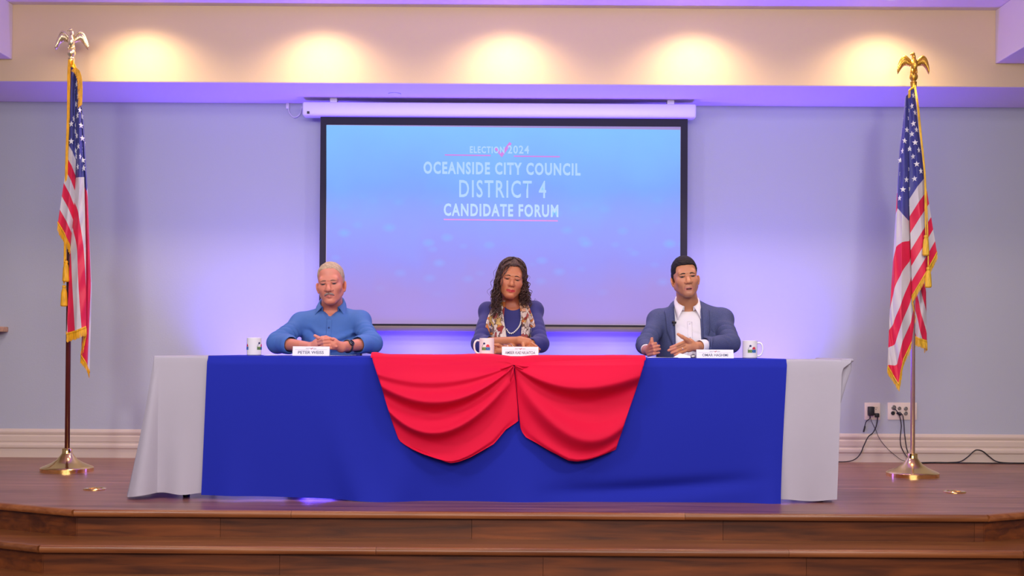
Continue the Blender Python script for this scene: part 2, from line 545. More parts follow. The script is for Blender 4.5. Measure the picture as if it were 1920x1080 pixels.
o = cable('black audio cable from the upper jack curving down to the flag stand', [wall_pt(1676, 766, 0.02), wall_pt(1681, 770, 0.04), wall_pt(1687, 781, 0.03), wall_pt(1690, 798, 0.02), wall_pt(1688, 822, 0.036), wall_pt(1690, 838, 0.036), wall_pt(1696, 850, 0.04), wall_pt(1703, 860, 0.06)], 0.0034)
o = cable('black audio cable from the middle jack hanging straighter to the floor', [wall_pt(1686, 775, 0.02), wall_pt(1692, 777.5, 0.04), wall_pt(1694.5, 790, 0.025), wall_pt(1696.5, 815, 0.034), wall_pt(1700, 840, 0.036), wall_pt(1705, 855, 0.05), wall_pt(1709, 863, 0.07)], 0.0034)
MB().tube([wall_pt(1682, 774, 0.014), wall_pt(1690, 777, 0.036)], 0.009, 8).build('plug', M['black_plastic'], o)
def floor_pt(px, py, Y, z=0.0045):
    p = P(px, py, Y); p.z = z; return p
o = cable('black cable lying along the baseboard with a raised hump', [floor_pt(1716, 868, WY - .09), floor_pt(1738, 867, WY - .06), floor_pt(1762, 866, WY - .05), floor_pt(1780, 867, WY - .05), wall_pt(1800, 865.5, .045), wall_pt(1814, 857, .036), wall_pt(1826, 846, .036), wall_pt(1833, 843.5, .036), wall_pt(1843, 846.5, .036), wall_pt(1856, 857, .038), wall_pt(1868, 865, .045), floor_pt(1888, 868, WY - .05), floor_pt(1935, 869, WY - .06)], 0.0042)
o = cable('second black cable lying flat along the baseboard', [floor_pt(1716, 869, WY - .12), floor_pt(1735, 870, WY - .10), floor_pt(1752, 866, WY - .075), floor_pt(1775, 868, WY - .08), floor_pt(1830, 868, WY - .075), floor_pt(1880, 869, WY - .08), floor_pt(1900, 868, WY - .09), floor_pt(1940, 870, WY - .08)], 0.004)

# tan wooden ledge just entering the frame on the left
a, b = wall_pt(-70, 622, 0.0), wall_pt(24, 613, 0.0)
o = empty('wall_ledge', ((a.x + b.x) / 2, WY, a.z))
tag(o, 'tan wooden ledge on the wall at the left edge', 'ledge')
MB().box((a.x, WY - 0.16, a.z), (b.x - 0.03, WY, b.z), 0.006).build('board', M['shelf_wood'], o, auto=40)
MB().box((a.x, WY - 0.11, a.z - 0.03), (b.x - 0.12, WY, a.z), 0.004).build('cleat', M['wall'], o, auto=40)

# sprinkler cover plate in the soffit, hook and loop by the screen case
y = 8.42
c = P(740, 171, y); c.z = SOF_Z
o = empty('sprinkler_cover', c); tag(o, 'flat round sprinkler cover in the soffit above the screen', 'sprinkler')
MB().lathe([(0.042, 0), (0.042, -0.004), (0.036, -0.006), (0.001, -0.006)], c, 32).build('cover_plate', M['ceil'], o, auto=30)
MB().lathe([(0.044, 0), (0.044, -0.002), (0.040, -0.002), (0.001, -0.002)], c, 32).build('rim', M['grey_metal'], o, auto=30)
c = wall_pt(540, 193)
o = empty('wall_hook', (c.x, WY, c.z)); tag(o, 'small white hook with a looped strap left of the screen case', 'hook')
MB().box((c.x - 0.012, WY - 0.02, c.z - 0.045), (c.x + 0.012, WY, c.z + 0.01), 0.004).build('bracket', M['case'], o, auto=40)
MB().tube(spline([wall_pt(540, 199, .02), wall_pt(543, 212, .02), wall_pt(552, 220, .02), wall_pt(562, 214, .02), wall_pt(566, 200, .02)], 30), 0.003, 6).build('strap', M['case'], o)

h = N('lamp_lens'); h.b.inputs['Emission Color'].default_value = (1.0, 0.85, 0.62, 1); h.b.inputs['Emission Strength'].default_value = 6.0
M['lamp_lens'] = h.m
# recessed downlights along the upper wall
for i, x in enumerate(DOWN_X):
    c = Vector((x, 7.80, 3.055))
    o = empty('recessed_downlight', c)
    tag(o, ('leftmost', 'second from the left', 'middle', 'second from the right', 'rightmost')[i] + ' recessed downlight above the cream upper wall', 'downlight', 'row of recessed downlights')
    MB().lathe([(0.075, 0.0), (0.075, -0.006), (0.058, -0.009), (0.050, -0.004), (0.050, 0.0)], c, 28).build('trim_ring', M['case'], o, auto=30)
    MB().lathe([(0.050, 0.0), (0.050, -0.002), (0.001, -0.002)], c, 24).build('lens', M['lamp_lens'], o)

# ------------------------------------------------------------------ projection screen
SY = 8.60        # fabric plane
scr = empty('projection_screen', P(944, 400, SY))
tag(scr, 'large pull-down projection screen showing a blue forum slide', 'screen')
a, b = P(569, 219, SY), P(1303.5, 197.5, SY)
cz0 = (P(569, 219, SY).z + P(1303, 223, SY).z) / 2; cz1 = (P(569, 193, SY).z + P(1303, 198, SY).z) / 2
MB().box((a.x, SY - 0.055, cz0), (b.x, SY + 0.06, cz1), 0.014, 3).build('case', M['case'], scr, auto=40)
for px in (626, 1257):
    q = P(px, 192, SY)
    MB().box((q.x - 0.025, SY - 0.02, cz1 - 0.004), (q.x + 0.025, SY + 0.04, SOF_Z), 0.002).build('mount_bracket', M['case'], scr)
q = P(578, 211, SY - 0.055)
MB().box((q.x - 0.009, SY - 0.059, q.z - 0.009), (q.x + 0.009, SY - 0.05, q.z + 0.009), 0.001).build('sensor', M['black_plastic'], scr)
x0, x1 = P(599.5, 420, SY).x, P(1288.8, 420, SY).x
z0 = P(944, 622, SY).z
zt = cz0 + 0.004
MB().box((x0, SY, z0 + 0.02), (x1, SY + 0.004, zt)).build('border', M['screen_black'], scr)
fx0, fx1 = P(611.5, 420, SY).x, P(1275.5, 420, SY).x
fz0, fz1 = P(944, 608.5, SY).z, P(944, 236.0, SY).z
MB().box((fx0, SY - 0.003, fz0), (fx1, SY, fz1)).build('fabric', M['screen_white'], scr)
MB().box((x0 - 0.012, SY - 0.014, z0), (x1 + 0.012, SY + 0.018, P(944, 612, SY).z), 0.007).build('weight_bar', M['screen_bar'], scr, auto=40)

# the projected slide: a screen gives off light
h = N('projected_slide')
uv = h.n('ShaderNodeUVMap')
sp = h.n('ShaderNodeSeparateXYZ')
h.l(uv.outputs['UV'], sp.inputs[0])
nz = h.n('ShaderNodeTexNoise', Scale=2.6, Detail=3.0)
mp = h.n('ShaderNodeMapping'); mp.inputs['Scale'].default_value = (1.8, 0.8, 1)
h.l(uv.outputs['UV'], mp.inputs['Vector']); h.l(mp.outputs['Vector'], nz.inputs['Vector'])
ad = h.n('ShaderNodeMath', operation='MULTIPLY_ADD'); ad.inputs[1].default_value = 0.34
h.l(nz.outputs['Fac'], ad.inputs[0])
sb = h.n('ShaderNodeMath', operation='SUBTRACT'); sb.inputs[1].default_value = 0.17
h.l(sp.outputs['Y'], sb.inputs[0]); h.l(sb.outputs[0], ad.inputs[2])
rp = h.n('ShaderNodeValToRGB')
cr = rp.color_ramp
cr.elements[0].position = 0.0; cr.elements[0].color = (0.30, 0.20, 0.55, 1)
cr.elements[1].position = 1.0; cr.elements[1].color = (0.13, 0.56, 1.0, 1)
for pos, c_ in ((0.15, (0.27, 0.20, 0.64, 1)), (0.33, (0.18, 0.22, 0.88, 1)), (0.50, (0.14, 0.28, 0.98, 1)), (0.70, (0.11, 0.40, 1.0, 1))):
    e = cr.elements.new(pos); e.color = c_
h.l(ad.outputs[0], rp.inputs['Fac'])
# soft pale sparkles of the slide's background
vo = h.n('ShaderNodeTexVoronoi', Scale=15.0)
mp2 = h.n('ShaderNodeMapping'); mp2.inputs['Scale'].default_value = (1.0, 0.85, 1)
h.l(uv.outputs['UV'], mp2.inputs['Vector']); h.l(mp2.outputs['Vector'], vo.inputs['Vector'])
r1 = h.n('ShaderNodeMapRange'); r1.inputs['From Min'].default_value = 0.05; r1.inputs['From Max'].default_value = 0.34
r1.inputs['To Min'].default_value = 0.75; r1.inputs['To Max'].default_value = 0.0
h.l(vo.outputs['Distance'], r1.inputs['Value'])
r2 = h.n('ShaderNodeMapRange'); r2.inputs['From Min'].default_value = 0.12; r2.inputs['From Max'].default_value = 0.42
h.l(sp.outputs['Y'], r2.inputs['Value'])
r3 = h.n('ShaderNodeMapRange'); r3.inputs['From Min'].default_value = 0.80; r3.inputs['From Max'].default_value = 0.55
h.l(sp.outputs['Y'], r3.inputs['Value'])
m1 = h.n('ShaderNodeMath', operation='MULTIPLY'); h.l(r1.outputs[0], m1.inputs[0]); h.l(r2.outputs[0], m1.inputs[1])
m2 = h.n('ShaderNodeMath', operation='MULTIPLY'); h.l(m1.outputs[0], m2.inputs[0]); h.l(r3.outputs[0], m2.inputs[1])
mx = h.n('ShaderNodeMix', data_type='RGBA')
h.l(m2.outputs[0], mx.inputs['Factor']); h.l(rp.outputs['Color'], mx.inputs['A'])
mx.inputs['B'].default_value = (0.10, 0.42, 1.0, 1)
h.b.inputs['Base Color'].default_value = (0.14, 0.13, 0.15, 1)
h.b.inputs['Roughness'].default_value = 0.9
h.l(mx.outputs['Result'], h.b.inputs['Emission Color'])
h.b.inputs['Emission Strength'].default_value = 0.80
M['slide'] = h.m
def glow(name, c, s):
    h = N(name)
    h.b.inputs['Base Color'].default_value = (0.3, 0.28, 0.36, 1); h.b.inputs['Roughness'].default_value = 0.9
    h.b.inputs['Emission Color'].default_value = c; h.b.inputs['Emission Strength'].default_value = s
    return h.m
M['slide_text'] = glow('slide_lettering', (0.24, 0.62, 1.0, 1), 0.74)
M['slide_red'] = glow('slide_red', (0.48, 0.03, 0.40, 1), 0.8)
SLY = SY - 0.0045
def SP(px, py, off=0.0):
    return P(px, py, SLY - off)
q = [SP(612, 607), SP(1275.5, 608), SP(1275.5, 243.5), SP(612, 234.5)]
me = pymesh('projected_image', [v for v in q], [(0, 1, 2, 3)])
uvl = me.uv_layers.new(name='UVMap')
for i, c_ in enumerate(((0, 0), (1, 0), (1, 1), (0, 1))): uvl.data[i].uv = c_
link('projected_image', me, M['slide'], scr)
def slide_fn(xl, xr, ytl, ybl, slope, off=0.0012):
    def fn(u, v):
        out = np.empty((len(u), 3))
        for i in range(len(u)):
            x = xl + (xr - xl) * u[i]
            out[i] = SP(x, ybl + (ytl - ybl) * v[i] + slope * (x - xl), off)
        return out
    return fn
for body, xl, xr, yt, yb, bold in (('ELECTION', 881, 946, 274, 287, 0.03), ('2024', 952, 992, 272.5, 288, 0.02),
                             ('OCEANSIDE CITY COUNCIL', 794, 1088.5, 302.5, 326, 0.036), ('DISTRICT 4', 861, 1024, 337, 370, 0.012),
                             ('CANDIDATE FORUM', 832, 1047, 381, 405, 0.032)):
    text_on('slide_lettering', body, slide_fn(xl, xr, yt, yb, 0.012), M['slide_text'], scr, bold, 1.18)
def slide_poly(pts, off=0.0008):
    me = pymesh('slide_mark', [SP(x, y, off) for x, y in pts], [tuple(range(len(pts)))])
    link('slide_mark', me, M['slide_red'], scr)
def rule(xl, xr, y, t):
    slide_poly([(xl, y - t / 2), (xr, y - t / 2 + 0.012 * (xr - xl)), (xr, y + t / 2 + 0.012 * (xr - xl)), (xl, y + t / 2)])
rule(834, 920, 290.5, 2.4); rule(963.5, 1049.7, 292.8, 2.4); rule(832, 1046, 411.5, 2.6)
slide_poly([(927, 279), (931.5, 275.5), (940, 286.5), (955.5, 266), (959.5, 269.5), (941, 295)])
# ------------------------------------------------------------------ folding tables (under the cloths)
TY0, TY1, TZ = 6.42, 7.18, 0.745
TX0, TX1 = P(288, 668, TY0).x + 0.004, P(1597, 675, TY0).x - 0.004
TXM = (TX0 + TX1) / 2
def folding_table(x0, x1, foot_l, foot_r, label):
    o = empty('folding_table', ((x0 + x1) / 2, (TY0 + TY1) / 2, 0))
    tag(o, label, 'table', 'folding tables under the cloths')
    MB().box((x0, TY0 + 0.006, TZ - 0.035), (x1, TY1 - 0.006, TZ - 0.003), 0.008).build('table_top', M['grey_plastic'], o, auto=40)
    for sx in (0, 1):
        xa = foot_l if sx == 0 else foot_r
        mb = MB()
        for y in (TY0 + 0.075, TY1 - 0.10):
            mb.tube([(xa, y, TZ - 0.035), (xa, y, 0.012)], 0.013, 10)
        mb.tube([(xa, TY0 + 0.075, 0.10), (xa, TY1 - 0.10, 0.10)], 0.010, 8)
        mb.tube([(xa, TY0 + 0.075, TZ - 0.06), (xa, TY1 - 0.10, TZ - 0.06)], 0.010, 8)
        lg = mb.build('leg_frame', M['black_metal'], o, smooth=True)
        for y in (TY0 + 0.075, TY1 - 0.10):
            MB().lathe([(0.017, 0), (0.019, 0.01), (0.018, 0.06), (0.014, 0.065)], (xa, y, 0.0), 14).build('foot', M['black_plastic'], lg, auto=40)
folding_table(TX0 + 0.012, TXM - 0.003, P(350, 930, 6.5).x, TXM - 0.34, 'folding table under the cloths on the left, dark feet showing')
folding_table(TXM + 0.003, TX1 - 0.065, TXM + 0.34, P(1536, 936, 6.5).x, 'folding table under the cloths on the right, dark feet showing')

def sheet(name, G, m, parent=None, thick=0.0, sub=0, smooth=True):
    """G: (nu, nv, 3) grid of points"""
    nu, nv = G.shape[:2]
    me = npmesh(name, G.reshape(-1, 3), grid_faces(nu, nv))
    o = link(name, me, m, parent, smooth=smooth)
    if sub:
        md = o.modifiers.new('smooth', 'SUBSURF'); md.levels = sub; md.render_levels = sub
    if thick:
        md = o.modifiers.new('thickness', 'SOLIDIFY'); md.thickness = thick; md.offset = 1.0
    return o

# cloth over the long table: top, rounded front edge, hanging front with soft waves
def front_cloth(x0, x1, zbot_fn, y_fn, back, top_z, nx, nz, xwarp=None):
    """points from the back of the top, over the front edge, down to the hem"""
    us = np.linspace(0, 1, nx)
    G = []
    for u in us:
        x = x0 + (x1 - x0) * u
        colp = []
        for t in np.linspace(0, 1, 6)[:-1]:
            colp.append((x, back + (TY0 + 0.012 - back) * t, top_z))
        for a in (0, 22, 45, 68, 90):
            r = math.radians(a)
            colp.append((x, TY0 + 0.012 - 0.014 * math.sin(r), top_z - 0.014 + 0.014 * math.cos(r)))
        zb = zbot_fn(u)
        for k in range(1, nz + 1):
            s = k / nz
            z = top_z - 0.014 + (zb - top_z + 0.014) * s
            xx = x + (xwarp(u, s) if xwarp else 0)
            colp.append((xx, TY0 - 0.002 + y_fn(xx, s), z))
        G.append(colp)
    return np.array(G)

def fold(x, c, w, a):
    return a * math.exp(-((x - c) / w) ** 2)
zc = TZ + 0.001
# left white cloth: front panel plus a flared left end
lx0, lx1 = TX0, P(402, 800, TY0).x
def white_left():
    nx, nz = 40, 24
    hem = P(330, 924.5, TY0).z
    wr = lambda x, s: -0.012 * s + 0.02 * s * s * math.sin((x - lx0) * 26 + 0.7) - 0.012 * s
    F = front_cloth(lx0, lx1, lambda u: hem + 0.004 * math.sin(9 * u), wr, TY1, zc, nx, nz)
    # end panel: swings out to the left and forward at the bottom corner
    E = []
    edge = F[0]
    nE = 26
    tipb = P(249, 940, TY0 + 0.02)
    for i in range(nE):
        w = i / (nE - 1)              # 0 at front corner, 1 at back corner
        row = []
        for j in range(F.shape[1]):
            if j < 10:
                s = 0
            else:
                s = (j - 9) / nz
            y = TY0 + 0.012 + (TY1 - TY0 - 0.012) * w
            z = (zc - 0.004) * (1 - s) + s * (0.012 + 0.02 * w)
            flare = 0.115 * s ** 1.15 * (1 - 0.55 * w) + 0.03 * s * math.sin(w * 15)
            x = lx0 - 0.006 - flare
            row.append((x, y - 0.05 * s * (1 - w), z))
        E.append(row)
    E = np.array(E)[:, 9:]
    # front-left fold that joins the front panel to the end panel
    J = []
    A, B = F[3, 9:], E[0]
    for i in range(9):
        w = i / 8
        row = []
        for j in range(len(A)):
            s = j / (len(A) - 1)
            p = A[j] * (1 - w) + B[j] * w
            p[1] -= 0.055 * s * math.sin(math.pi * w) 
            row.append(p)
        J.append(row)
    return F, E, np.array(J)
F, E, J = white_left()
wl = sheet('white_tablecloth', F, M['white_cloth'])
tag(wl, 'white tablecloth on the left end of the table, flared corner', 'tablecloth', 'white tablecloths')
wl.location = (0, 0, 0)
sheet('end_drop', E, M['white_cloth'], wl)
sheet('corner_fold', J, M['white_cloth'], wl)

rx0, rx1 = P(1462, 800, TY0).x, TX1
hemr = P(1515, 937, TY0).z
def xw_r(u, s):
    return (-0.048 * min(1.0, s / 0.05) - 0.030 * s) * u ** 2
F = front_cloth(rx0, rx1, lambda u: hemr + 0.005 * math.cos(6 * u), lambda x, s: -0.004 - 0.010 * s * s * math.sin((x - rx0) * 21) - 0.02 * s, TY1, zc, 40, 24, xw_r)
# only the top spans the full width; the front panel stops short of the corner
wr_ = sheet('white_tablecloth', F, M['white_cloth'])
tag(wr_, 'white tablecloth on the right end of the table, straight corner', 'tablecloth', 'white tablecloths')
E = []
for i in range(22):
    w = i / 21
    row = []
    for j in range(20):
        s = j / 19
        y = TY0 + 0.03 + (TY1 - TY0 - 0.03) * w
        z = zc - 0.003 - (zc - 0.03) * s
        x = TX1 + 0.010 + 0.008 * math.sin(math.pi * min(1, s * 8)) - (0.088 * min(1, s / 0.45) ** 1.2) * (1 - 0.25 * w) + 0.010 * s * math.sin(w * 13)
        row.append((x, y, z))
    E.append(row)
sheet('end_drop', np.array(E), M['white_cloth'], wr_)
E0 = np.array(E[0])
J = []
for i in range(7):
    w = i / 6
    row = []
    for j in range(20):
        s = j / 19
        fz = zc - 0.016 - (zc - 0.04) * s
        fx = TX1 - 0.050 * min(1.0, s / 0.05) - 0.030 * s - 0.012
        bx = E0[j][0]
        row.append((fx + (max(bx, fx - 0.004) - fx) * w, TY0 + 0.006 + 0.03 * w - 0.006 * math.sin(w * 9) * (1 - s), fz))
    J.append(row)
sheet('corner_fold', np.array(J), M['white_cloth'], wr_)
mbk = MB()
mbk.tube(spline([(TX1 - 0.05, TY0 + 0.008, zc - 0.008), (TX1 - 0.02, TY0 + 0.010, zc - 0.005), (TX1 + 0.006, TY0 + 0.022, zc - 0.004), (TX1 + 0.012, TY0 + 0.10, zc - 0.004), (TX1 + 0.010, TY1, zc - 0.004)], 24), 0.010, 8)
mbk.build('rolled_edge', M['white_cloth'], wr_, smooth=True)

# blue cloth
bx0, bx1 = P(390, 690, TY0).x, P(1474.5, 690, TY0).x
hemb_l, hemb_m = P(400, 927, TY0).z, P(960, 940, TY0).z
def zb(u):
    return hemb_l + (hemb_m - hemb_l) * min(1, u / 0.33) ** 1.6
def yb(x, s):
    y = -0.016 - 0.014 * s
    y -= 1.7 * s ** 2 * (0.030 * math.exp(-((x + 1.02 - 0.25 * s) / 0.10) ** 2) + 0.034 * math.exp(-((x + 0.62 - 0.1 * (1 - s)) / 0.12) ** 2))
    y -= 1.5 * s ** 3 * (0.020 * math.exp(-((x + 1.45) / 0.09) ** 2) + 0.028 * math.exp(-((x - 0.05) / 0.16) ** 2) + 0.03 * math.exp(-((x - 1.35) / 0.10) ** 2))
    # a shallow scoop along the right part of the hem
    if x > 0.1:
        q = min(1, (x - 0.1) / 1.2)
        y += 0.034 * math.exp(-((s - (0.93 - 0.10 * q * q)) / 0.05) ** 2) * math.sin(math.pi * min(1, max(0, (x - 0.1) / 1.25)))
    y += 0.005 * math.sin(4.3 * x + 3 * s) * s
    return y
def xw(u, s):
    return (-0.022 * s if u < 0.5 else -0.042 * s) * abs(2 * u - 1)
F = front_cloth(bx0, bx1, zb, yb, TY1, zc + 0.0025, 150, 40, xw)
bc = sheet('blue_tablecloth', F, M['blue_cloth'])
tag(bc, 'royal blue cloth laid over the middle of the long table', 'tablecloth')

# ------------------------------------------------------------------ red swag
def bez(a, b, c, t):
    return a * (1 - t) ** 2 + b * 2 * t * (1 - t) + c * t * t
def poly_at(pts, t):
    """piecewise-linear smooth lookup along (t, x, y) control rows"""
    pts = np.array(pts, float)
    return np.array([np.interp(t, pts[:, 0], pts[:, k]) for k in range(1, pts.shape[1])])
YF = TY0 - 0.012
def swag_half(outer, inner, sag, hemline, ridges, nu=90, nv=110):
    """outer/inner: rows (v, px, py) of the side curves; sag: rows (v, dy px); ridges: list of (v0, width, amp, skew)"""
    G = np.zeros((nu, nv, 3))
    for j in range(nv):
        v = j / (nv - 1)
        ox, oy = poly_at(outer, v)
        ix, iy = poly_at(inner, v)
        sg = poly_at(sag, v)[0]
        for i in range(nu):
            u = i / (nu - 1)          # 0 outer, 1 at the knot side
            x = ox + (ix - ox) * u
            y = oy + (iy - oy) * u + sg * 4 * u * (1 - u) * (1 - 0.35 * (u - 0.45))
            if v > 0.6:
                hw = ((v - 0.6) / 0.4) ** 2
                hx, hy = poly_at(hemline, u)
                x += (hx - x) * hw; y += (hy - y) * hw
            # folds: crisp ridges that run out of the knot and die toward the outer edge
            d = 0.0
            for v0, w, amp, sk in ridges:
                vv = v - v0 - sk * (1 - u)
                prof = math.exp(-abs(vv / w) ** 1.5)
                prof *= 1.0 if vv < 0 else 1.0
                asym = prof if vv < 0 else math.exp(-(vv / (w * 0.38)) ** 2)
                d += 1.45 * amp * asym * (math.sin(math.pi * min(1, 0.12 + 0.88 * u) ** 0.9) ** 0.8)
            base = 0.036 + 0.055 * v * math.sin(math.pi * min(1, u * 0.9 + 0.08))
            p = P(x, y, YF - base - d)
            G[i, j] = p
    return G
KN = (964, 685)
outerL = [(0, 697, 668), (0.1, 700, 680), (0.35, 714, 722), (0.7, 733, 785), (0.86, 745, 820), (0.9, 752, 829), (1, 770, 838)]
innerL = [(0, 952, 676), (0.12, 961, 683), (0.55, 963, 689), (0.72, 966, 705), (0.86, 970, 745), (1, 972, 790)]
sagL = [(0, 0), (0.1, 3), (0.3, 28), (0.6, 66), (0.8, 72), (0.93, 62), (1, 47)]
rL = [(0.26, 0.13, 0.034, -0.04), (0.46, 0.15, 0.075, -0.10), (0.68, 0.13, 0.060, -0.06), (0.90, 0.08, 0.012, 0.0)]
outerR = [(0, 1209, 673), (0.1, 1207, 684), (0.4, 1191, 735), (0.75, 1168, 802), (0.9, 1157, 832), (0.95, 1153, 840), (1, 1130, 848)]
innerR = [(0, 976, 680), (0.12, 967, 684), (0.5, 965, 690), (0.66, 968, 715), (0.8, 972, 765), (0.9, 976, 800), (1, 984, 814)]
sagR = [(0, 0), (0.1, 2), (0.3, 26), (0.55, 55), (0.8, 58), (0.93, 46), (1, 30)]
rR = [(0.36, 0.20, 0.085, -0.14), (0.66, 0.15, 0.055, 0.05), (0.84, 0.10, 0.014, 0.03)]
hemL = [(0, 750, 827), (0.06, 757, 830), (0.25, 800, 848), (0.40, 833, 865), (0.45, 845, 868), (0.50, 858, 866), (0.60, 880, 858), (0.78, 925, 833), (0.9, 948, 805), (1, 972, 789)]
hemR = [(0, 1155, 843), (0.12, 1138, 848), (0.3, 1105, 858), (0.42, 1084, 863), (0.50, 1066, 862), (0.62, 1042, 848), (0.8, 1005, 830), (0.9, 986, 820), (0.95, 980, 812), (1, 976, 803)]
GL = swag_half(outerL, innerL, sagL, hemL, rL)
GR = swag_half(outerR, innerR, sagR, hemR, rR)
sw = sheet('red_swag', GL, M['red_cloth'], thick=0.002)
tag(sw, 'red cloth swag gathered at the middle of the table front', 'cloth')
sheet('right_lobe', GR[:, ::1], M['red_cloth'], sw, thick=0.002)
# the part lying on the table top, with a soft roll at the edge
G = []
xs = np.linspace(697, 1209, 90)
for px in xs:
    hump = 1.0 + 0.55 * math.exp(-((px - 905) / 40) ** 2) - 0.9 * math.exp(-((px - 966) / 26) ** 2) + 0.3 * math.exp(-((px - 1165) / 45) ** 2) + 1.0 * math.exp(-((px - 702) / 13) ** 2)
    x = P(px, 672, TY0).x
    zt = zc + 0.006
    h_ = 0.011 * hump
    edge_y = np.interp(px, [697, 952, 964, 976, 1209], [669, 677, 684, 681, 674])
    ze = P(px, edge_y + 2, YF - 0.036).z
    row = [(x, TY1 - 0.33, zt - 0.002), (x, TY0 + 0.30, zt - 0.0015), (x, TY0 + 0.17, zt - 0.001), (x, TY0 + 0.12, zt + h_ * 0.4), (x, TY0 + 0.07, zt + h_ * 0.9), (x, TY0 + 0.02, zt + h_), (x, TY0 - 0.028, zt + h_ * 0.75), (x, TY0 - 0.044, zt - 0.004 + h_ * 0.1), (x, YF - 0.040, min(ze, zt - 0.010))]
    G.append(row)
sheet('table_top_part', np.array(G), M['red_cloth'], sw, sub=1)
# gathered pleats at the knot
for x0_, y0_, x1_, y1_ in ((962, 684, 934, 694), (962, 686, 944, 706), (963.5, 687, 957, 716), (966, 686, 985, 694), (966, 685, 992, 688)):
    mb = MB()
    p0, p1 = P(x0_, y0_, YF - 0.052), P(x1_, y1_, YF - 0.066)
    mb.tube([p0, p0.lerp(p1, 0.35) + Vector((0, -0.008, 0.001)), p0.lerp(p1, 0.7) + Vector((0, -0.004, 0)), p1 + Vector((0, 0.012, 0))], [0.003, 0.0055, 0.0045, 0.001], 8)
    mb.build('pleat', M['red_cloth'], sw, smooth=True)

# ------------------------------------------------------------------ flags
def flag_mat(name, red, white, blue):
    h = N(name)
    uv = h.n('ShaderNodeUVMap'); sp = h.n('ShaderNodeSeparateXYZ'); h.l(uv.outputs['UV'], sp.inputs[0])
    # stripes
    ml = h.n('ShaderNodeMath', operation='MULTIPLY'); ml.inputs[1].default_value = 6.5; h.l(sp.outputs['Y'], ml.inputs[0])
    fr = h.n('ShaderNodeMath', operation='FRACT'); h.l(ml.outputs[0], fr.inputs[0])
    ls = h.n('ShaderNodeMath', operation='LESS_THAN'); ls.inputs[1].default_value = 0.5; h.l(fr.outputs[0], ls.inputs[0])
    m1 = h.n('ShaderNodeMix', data_type='RGBA'); h.l(ls.outputs[0], m1.inputs['Factor']); m1.inputs['A'].default_value = white; m1.inputs['B'].default_value = red
    a = h.n('ShaderNodeMath', operation='LESS_THAN'); a.inputs[1].default_value = 0.4; h.l(sp.outputs['X'], a.inputs[0])
    b = h.n('ShaderNodeMath', operation='LESS_THAN'); b.inputs[1].default_value = 7 / 13; h.l(sp.outputs['Y'], b.inputs[0])
    ab = h.n('ShaderNodeMath', operation='MULTIPLY'); h.l(a.outputs[0], ab.inputs[0]); h.l(b.outputs[0], ab.inputs[1])
    m2 = h.n('ShaderNodeMix', data_type='RGBA'); h.l(ab.outputs[0], m2.inputs['Factor']); h.l(m1.outputs['Result'], m2.inputs['A']); m2.inputs['B'].default_value = blue
    h.l(m2.outputs['Result'], h.b.inputs['Base Color'])
    h.b.inputs['Roughness'].default_value = 0.55
    h.b.inputs['Sheen Weight'].default_value = 0.1
    nz = h.n('ShaderNodeTexNoise', Scale=38.0, Detail=3.0); h.l(h.coords((1, 1, 0.4)), nz.inputs['Vector'])
    bp = h.n('ShaderNodeBump', Strength=0.25, Distance=0.01); h.l(nz.outputs['Fac'], bp.inputs['Height']); h.l(bp.outputs['Normal'], h.b.inputs['Normal'])
    return h.m
M['flag'] = flag_mat('nylon_flag', (0.72, 0.008, 0.065, 1), (0.62, 0.58, 0.63, 1), (0.045, 0.05, 0.27, 1))

def flag(label, Y, lines, ns, nt, fringe_m, wr=0.004, dshift=-0.055):
    """lines: list of fold lines; each is rows (t, px, py, depth, a, b)"""
    L = [np.array(l, float) for l in lines]
    tt = np.linspace(0, 1, nt)
    K = np.zeros((len(L), nt, 5))
    for k, l in enumerate(L):
        for q in range(5):
            xp, fp = l[:, 0], l[:, q + 1]
            # monotone-ish smooth interpolation
            y = np.interp(tt, xp, fp)
            for _ in range(6):
                y[1:-1] = 0.25 * y[:-2] + 0.5 * y[1:-1] + 0.25 * y[2:]
            K[k, :, q] = y
    nl = len(L)
    s = np.linspace(0, nl - 1, ns)
    G = np.zeros((ns, nt, 3)); AB = np.zeros((ns, nt, 2))
    for i, si in enumerate(s):
        k = min(int(si), nl - 2); u = si - k
        us = u * u * (3 - 2 * u)
        uu = 0.6 * u + 0.4 * us
        row = K[k] * (1 - uu) + K[k + 1] * uu
        lin = K[k] * (1 - u) + K[k + 1] * u
        bul = math.sin(math.pi * u)
        for j in range(nt):
            px, py, d = row[j, 0], row[j, 1], row[j, 2]
            d += wr * math.sin(9 * row[j, 3] * 6.28 * 0.5 + 3.1 * tt[j] * 6.28 + 2 * si) * (0.3 + tt[j]) - 0.010 * bul * math.sin(5 * tt[j] + 3 * k)
            G[i, j] = P(px, py, Y + d + dshift)
            AB[i, j] = lin[j, 3:5]
    me = npmesh('flag', G.reshape(-1, 3), grid_faces(ns, nt))
    uvl = me.uv_layers.new(name='UVMap')
    li = np.empty(len(me.loops), dtype=np.int32); me.loops.foreach_get('vertex_index', li)
    uvl.data.foreach_set('uv', AB.reshape(-1, 2)[li].astype(np.float32).ravel())
    o = link('flag', me, M['flag'], smooth=True)
    tag(o, label, 'flag')
    # normals for placing stars
    du = np.gradient(G, axis=0); dv = np.gradient(G, axis=1)
    nrm = np.cross(du, dv); nrm /= np.maximum(np.linalg.norm(nrm, axis=2, keepdims=True), 1e-9)
    flip = np.where(nrm[..., 1:2] > 0, -1.0, 1.0)
    nrm = nrm * flip
    return o, G, AB, nrm

